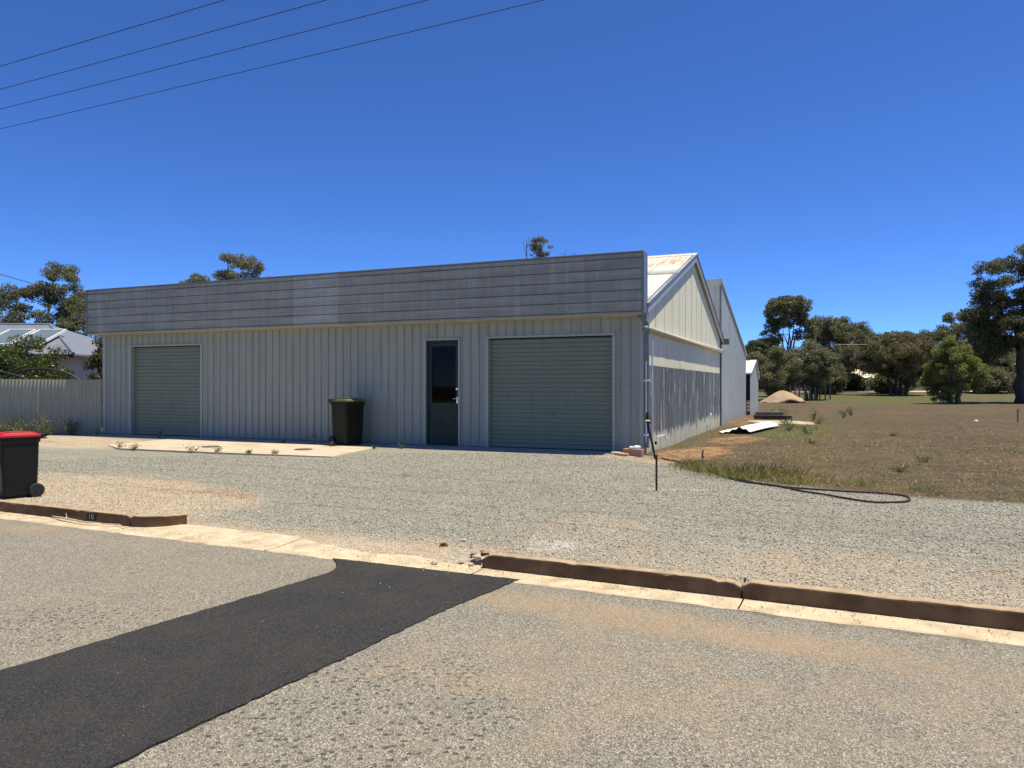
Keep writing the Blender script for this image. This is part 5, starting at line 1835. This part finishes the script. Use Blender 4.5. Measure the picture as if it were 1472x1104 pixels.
for i, (x, y, lab) in enumerate(wl):
    weed((x, y, H(x, y)), .08, .2, 14, 120, .045, lab, 150 + i, 'grass_green', group='tufts on the field', name='grass_tuft')


def stones(name, X_, Y_, size, mat, r, zoff=0, surf=None):
    n = len(X_)
    base = np.array([(1, 0, 0), (0, 1, 0), (-1, 0, 0), (0, -1, 0), (0, 0, .8), (0, 0, -.6)], float)
    f = np.array([(0, 1, 4), (1, 2, 4), (2, 3, 4), (3, 0, 4), (1, 0, 5), (2, 1, 5), (3, 2, 5), (0, 3, 5)])
    a = r.uniform(0, 2 * math.pi, n)
    V = base[None] * r.uniform(.6, 1.3, (n, 6, 1)) * (size * r.uniform(.5, 1.5, n) ** 1.3)[:, None, None]
    c, s_ = np.cos(a)[:, None], np.sin(a)[:, None]
    x = V[..., 0] * c - V[..., 1] * s_; y = V[..., 0] * s_ + V[..., 1] * c
    Z = height(X_, Y_) if surf is None else np.full(n, surf)
    V = np.stack([x + X_[:, None], y + Y_[:, None], V[..., 2] * .8 + Z[:, None] + zoff + size * .2], -1).reshape(-1, 3)
    F = (f[None] + (np.arange(n) * 6)[:, None, None]).reshape(-1)
    return np_mesh(name, V, 3, mat, None, F)


n = 150000
q = r_.uniform(size=n)
dd = 5.2 + 9.5 * q ** .8
px = r_.uniform(-.76, .76, n)
X_, Y_ = dd * px, dd
s_ = X_ * K1[0] + (Y_ - K0[1]) * K1[1]; t_ = X_ * K2[0] + (Y_ - K0[1]) * K2[1]
bxx = (X_ - CX) * E1[0] + (Y_ - CY) * E1[1]; byy = (X_ - CX) * E2[0] + (Y_ - CY) * E2[1]
incross = (s_ > S_L + .1) & (s_ < S_R)
ok = (t_ > np.where(incross, .42, .17)) & (byy < -.75) & (poly_mask(X_, Y_, GRAVEL, .3) > .35)
ok &= ~((bxx < -5.2) & (bxx > -12) & (byy > -3.3))
zz_ = zones(X_, Y_)
tanm = (zz_[1] + r_.normal(size=n) * .15 > .45)
o = stones('loose_gravel', X_[ok & ~tanm], Y_[ok & ~tanm], .0078, 'gravel_stone', r_)
tag(o, 'loose grey gravel stones over the forecourt', 'gravel', None, 'stuff')
o = stones('sandy_gravel', X_[ok & tanm], Y_[ok & tanm], .0078, 'tan_stone', r_)
tag(o, 'loose sandy stones on the verges', 'gravel', None, 'stuff')
# grit in the gutter and on the road
n = 1300
s_ = np.concatenate([r_.uniform(-9, 6, n), r_.uniform(-5, 0, 500), r_.normal(-.4, .35, 350)])
t_ = np.concatenate([-.02 - np.abs(r_.normal(0, .16, n)), r_.uniform(-.1, .5, 500), r_.normal(.05, .15, 350)])
X_ = K0[0] + K1[0] * s_ + K2[0] * t_; Y_ = K0[1] + K1[1] * s_ + K2[1] * t_
ok = (t_ < -.01) | ((s_ > S_L + .2) & (s_ < S_R - .05))
o = stones('gutter_grit', X_[ok], Y_[ok], .005, 'tan_stone', r_, 0, .012)
tag(o, 'grit and small stones lying in the gutter', 'gravel', None, 'stuff')
n = 220
Y_ = r_.uniform(2.6, 8, n); X_ = Y_ * r_.uniform(-.75, .75, n)
t_ = X_ * K2[0] + (Y_ - K0[1]) * K2[1]
ok = t_ < -.35
o = stones('road_grit', X_[ok], Y_[ok], .005, 'gravel_stone', r_, 0, .012)
tag(o, 'scattered loose stones on the road', 'gravel', None, 'stuff')

# clods and dry litter over the field
n = 9000
dd = r_.uniform(9, 40, n); X_ = dd * r_.uniform(.05, .76, n); Y_ = dd
bxx = (X_ - CX) * E1[0] + (Y_ - CY) * E1[1]
ok = (poly_mask(X_, Y_, GRAVEL, .3) < .35) & (bxx > .2)
o = stones('field_litter', X_[ok], Y_[ok], .011, 'field_clod', r_)
tag(o, 'small clods and dry litter strewn over the field', 'litter', None, 'stuff')
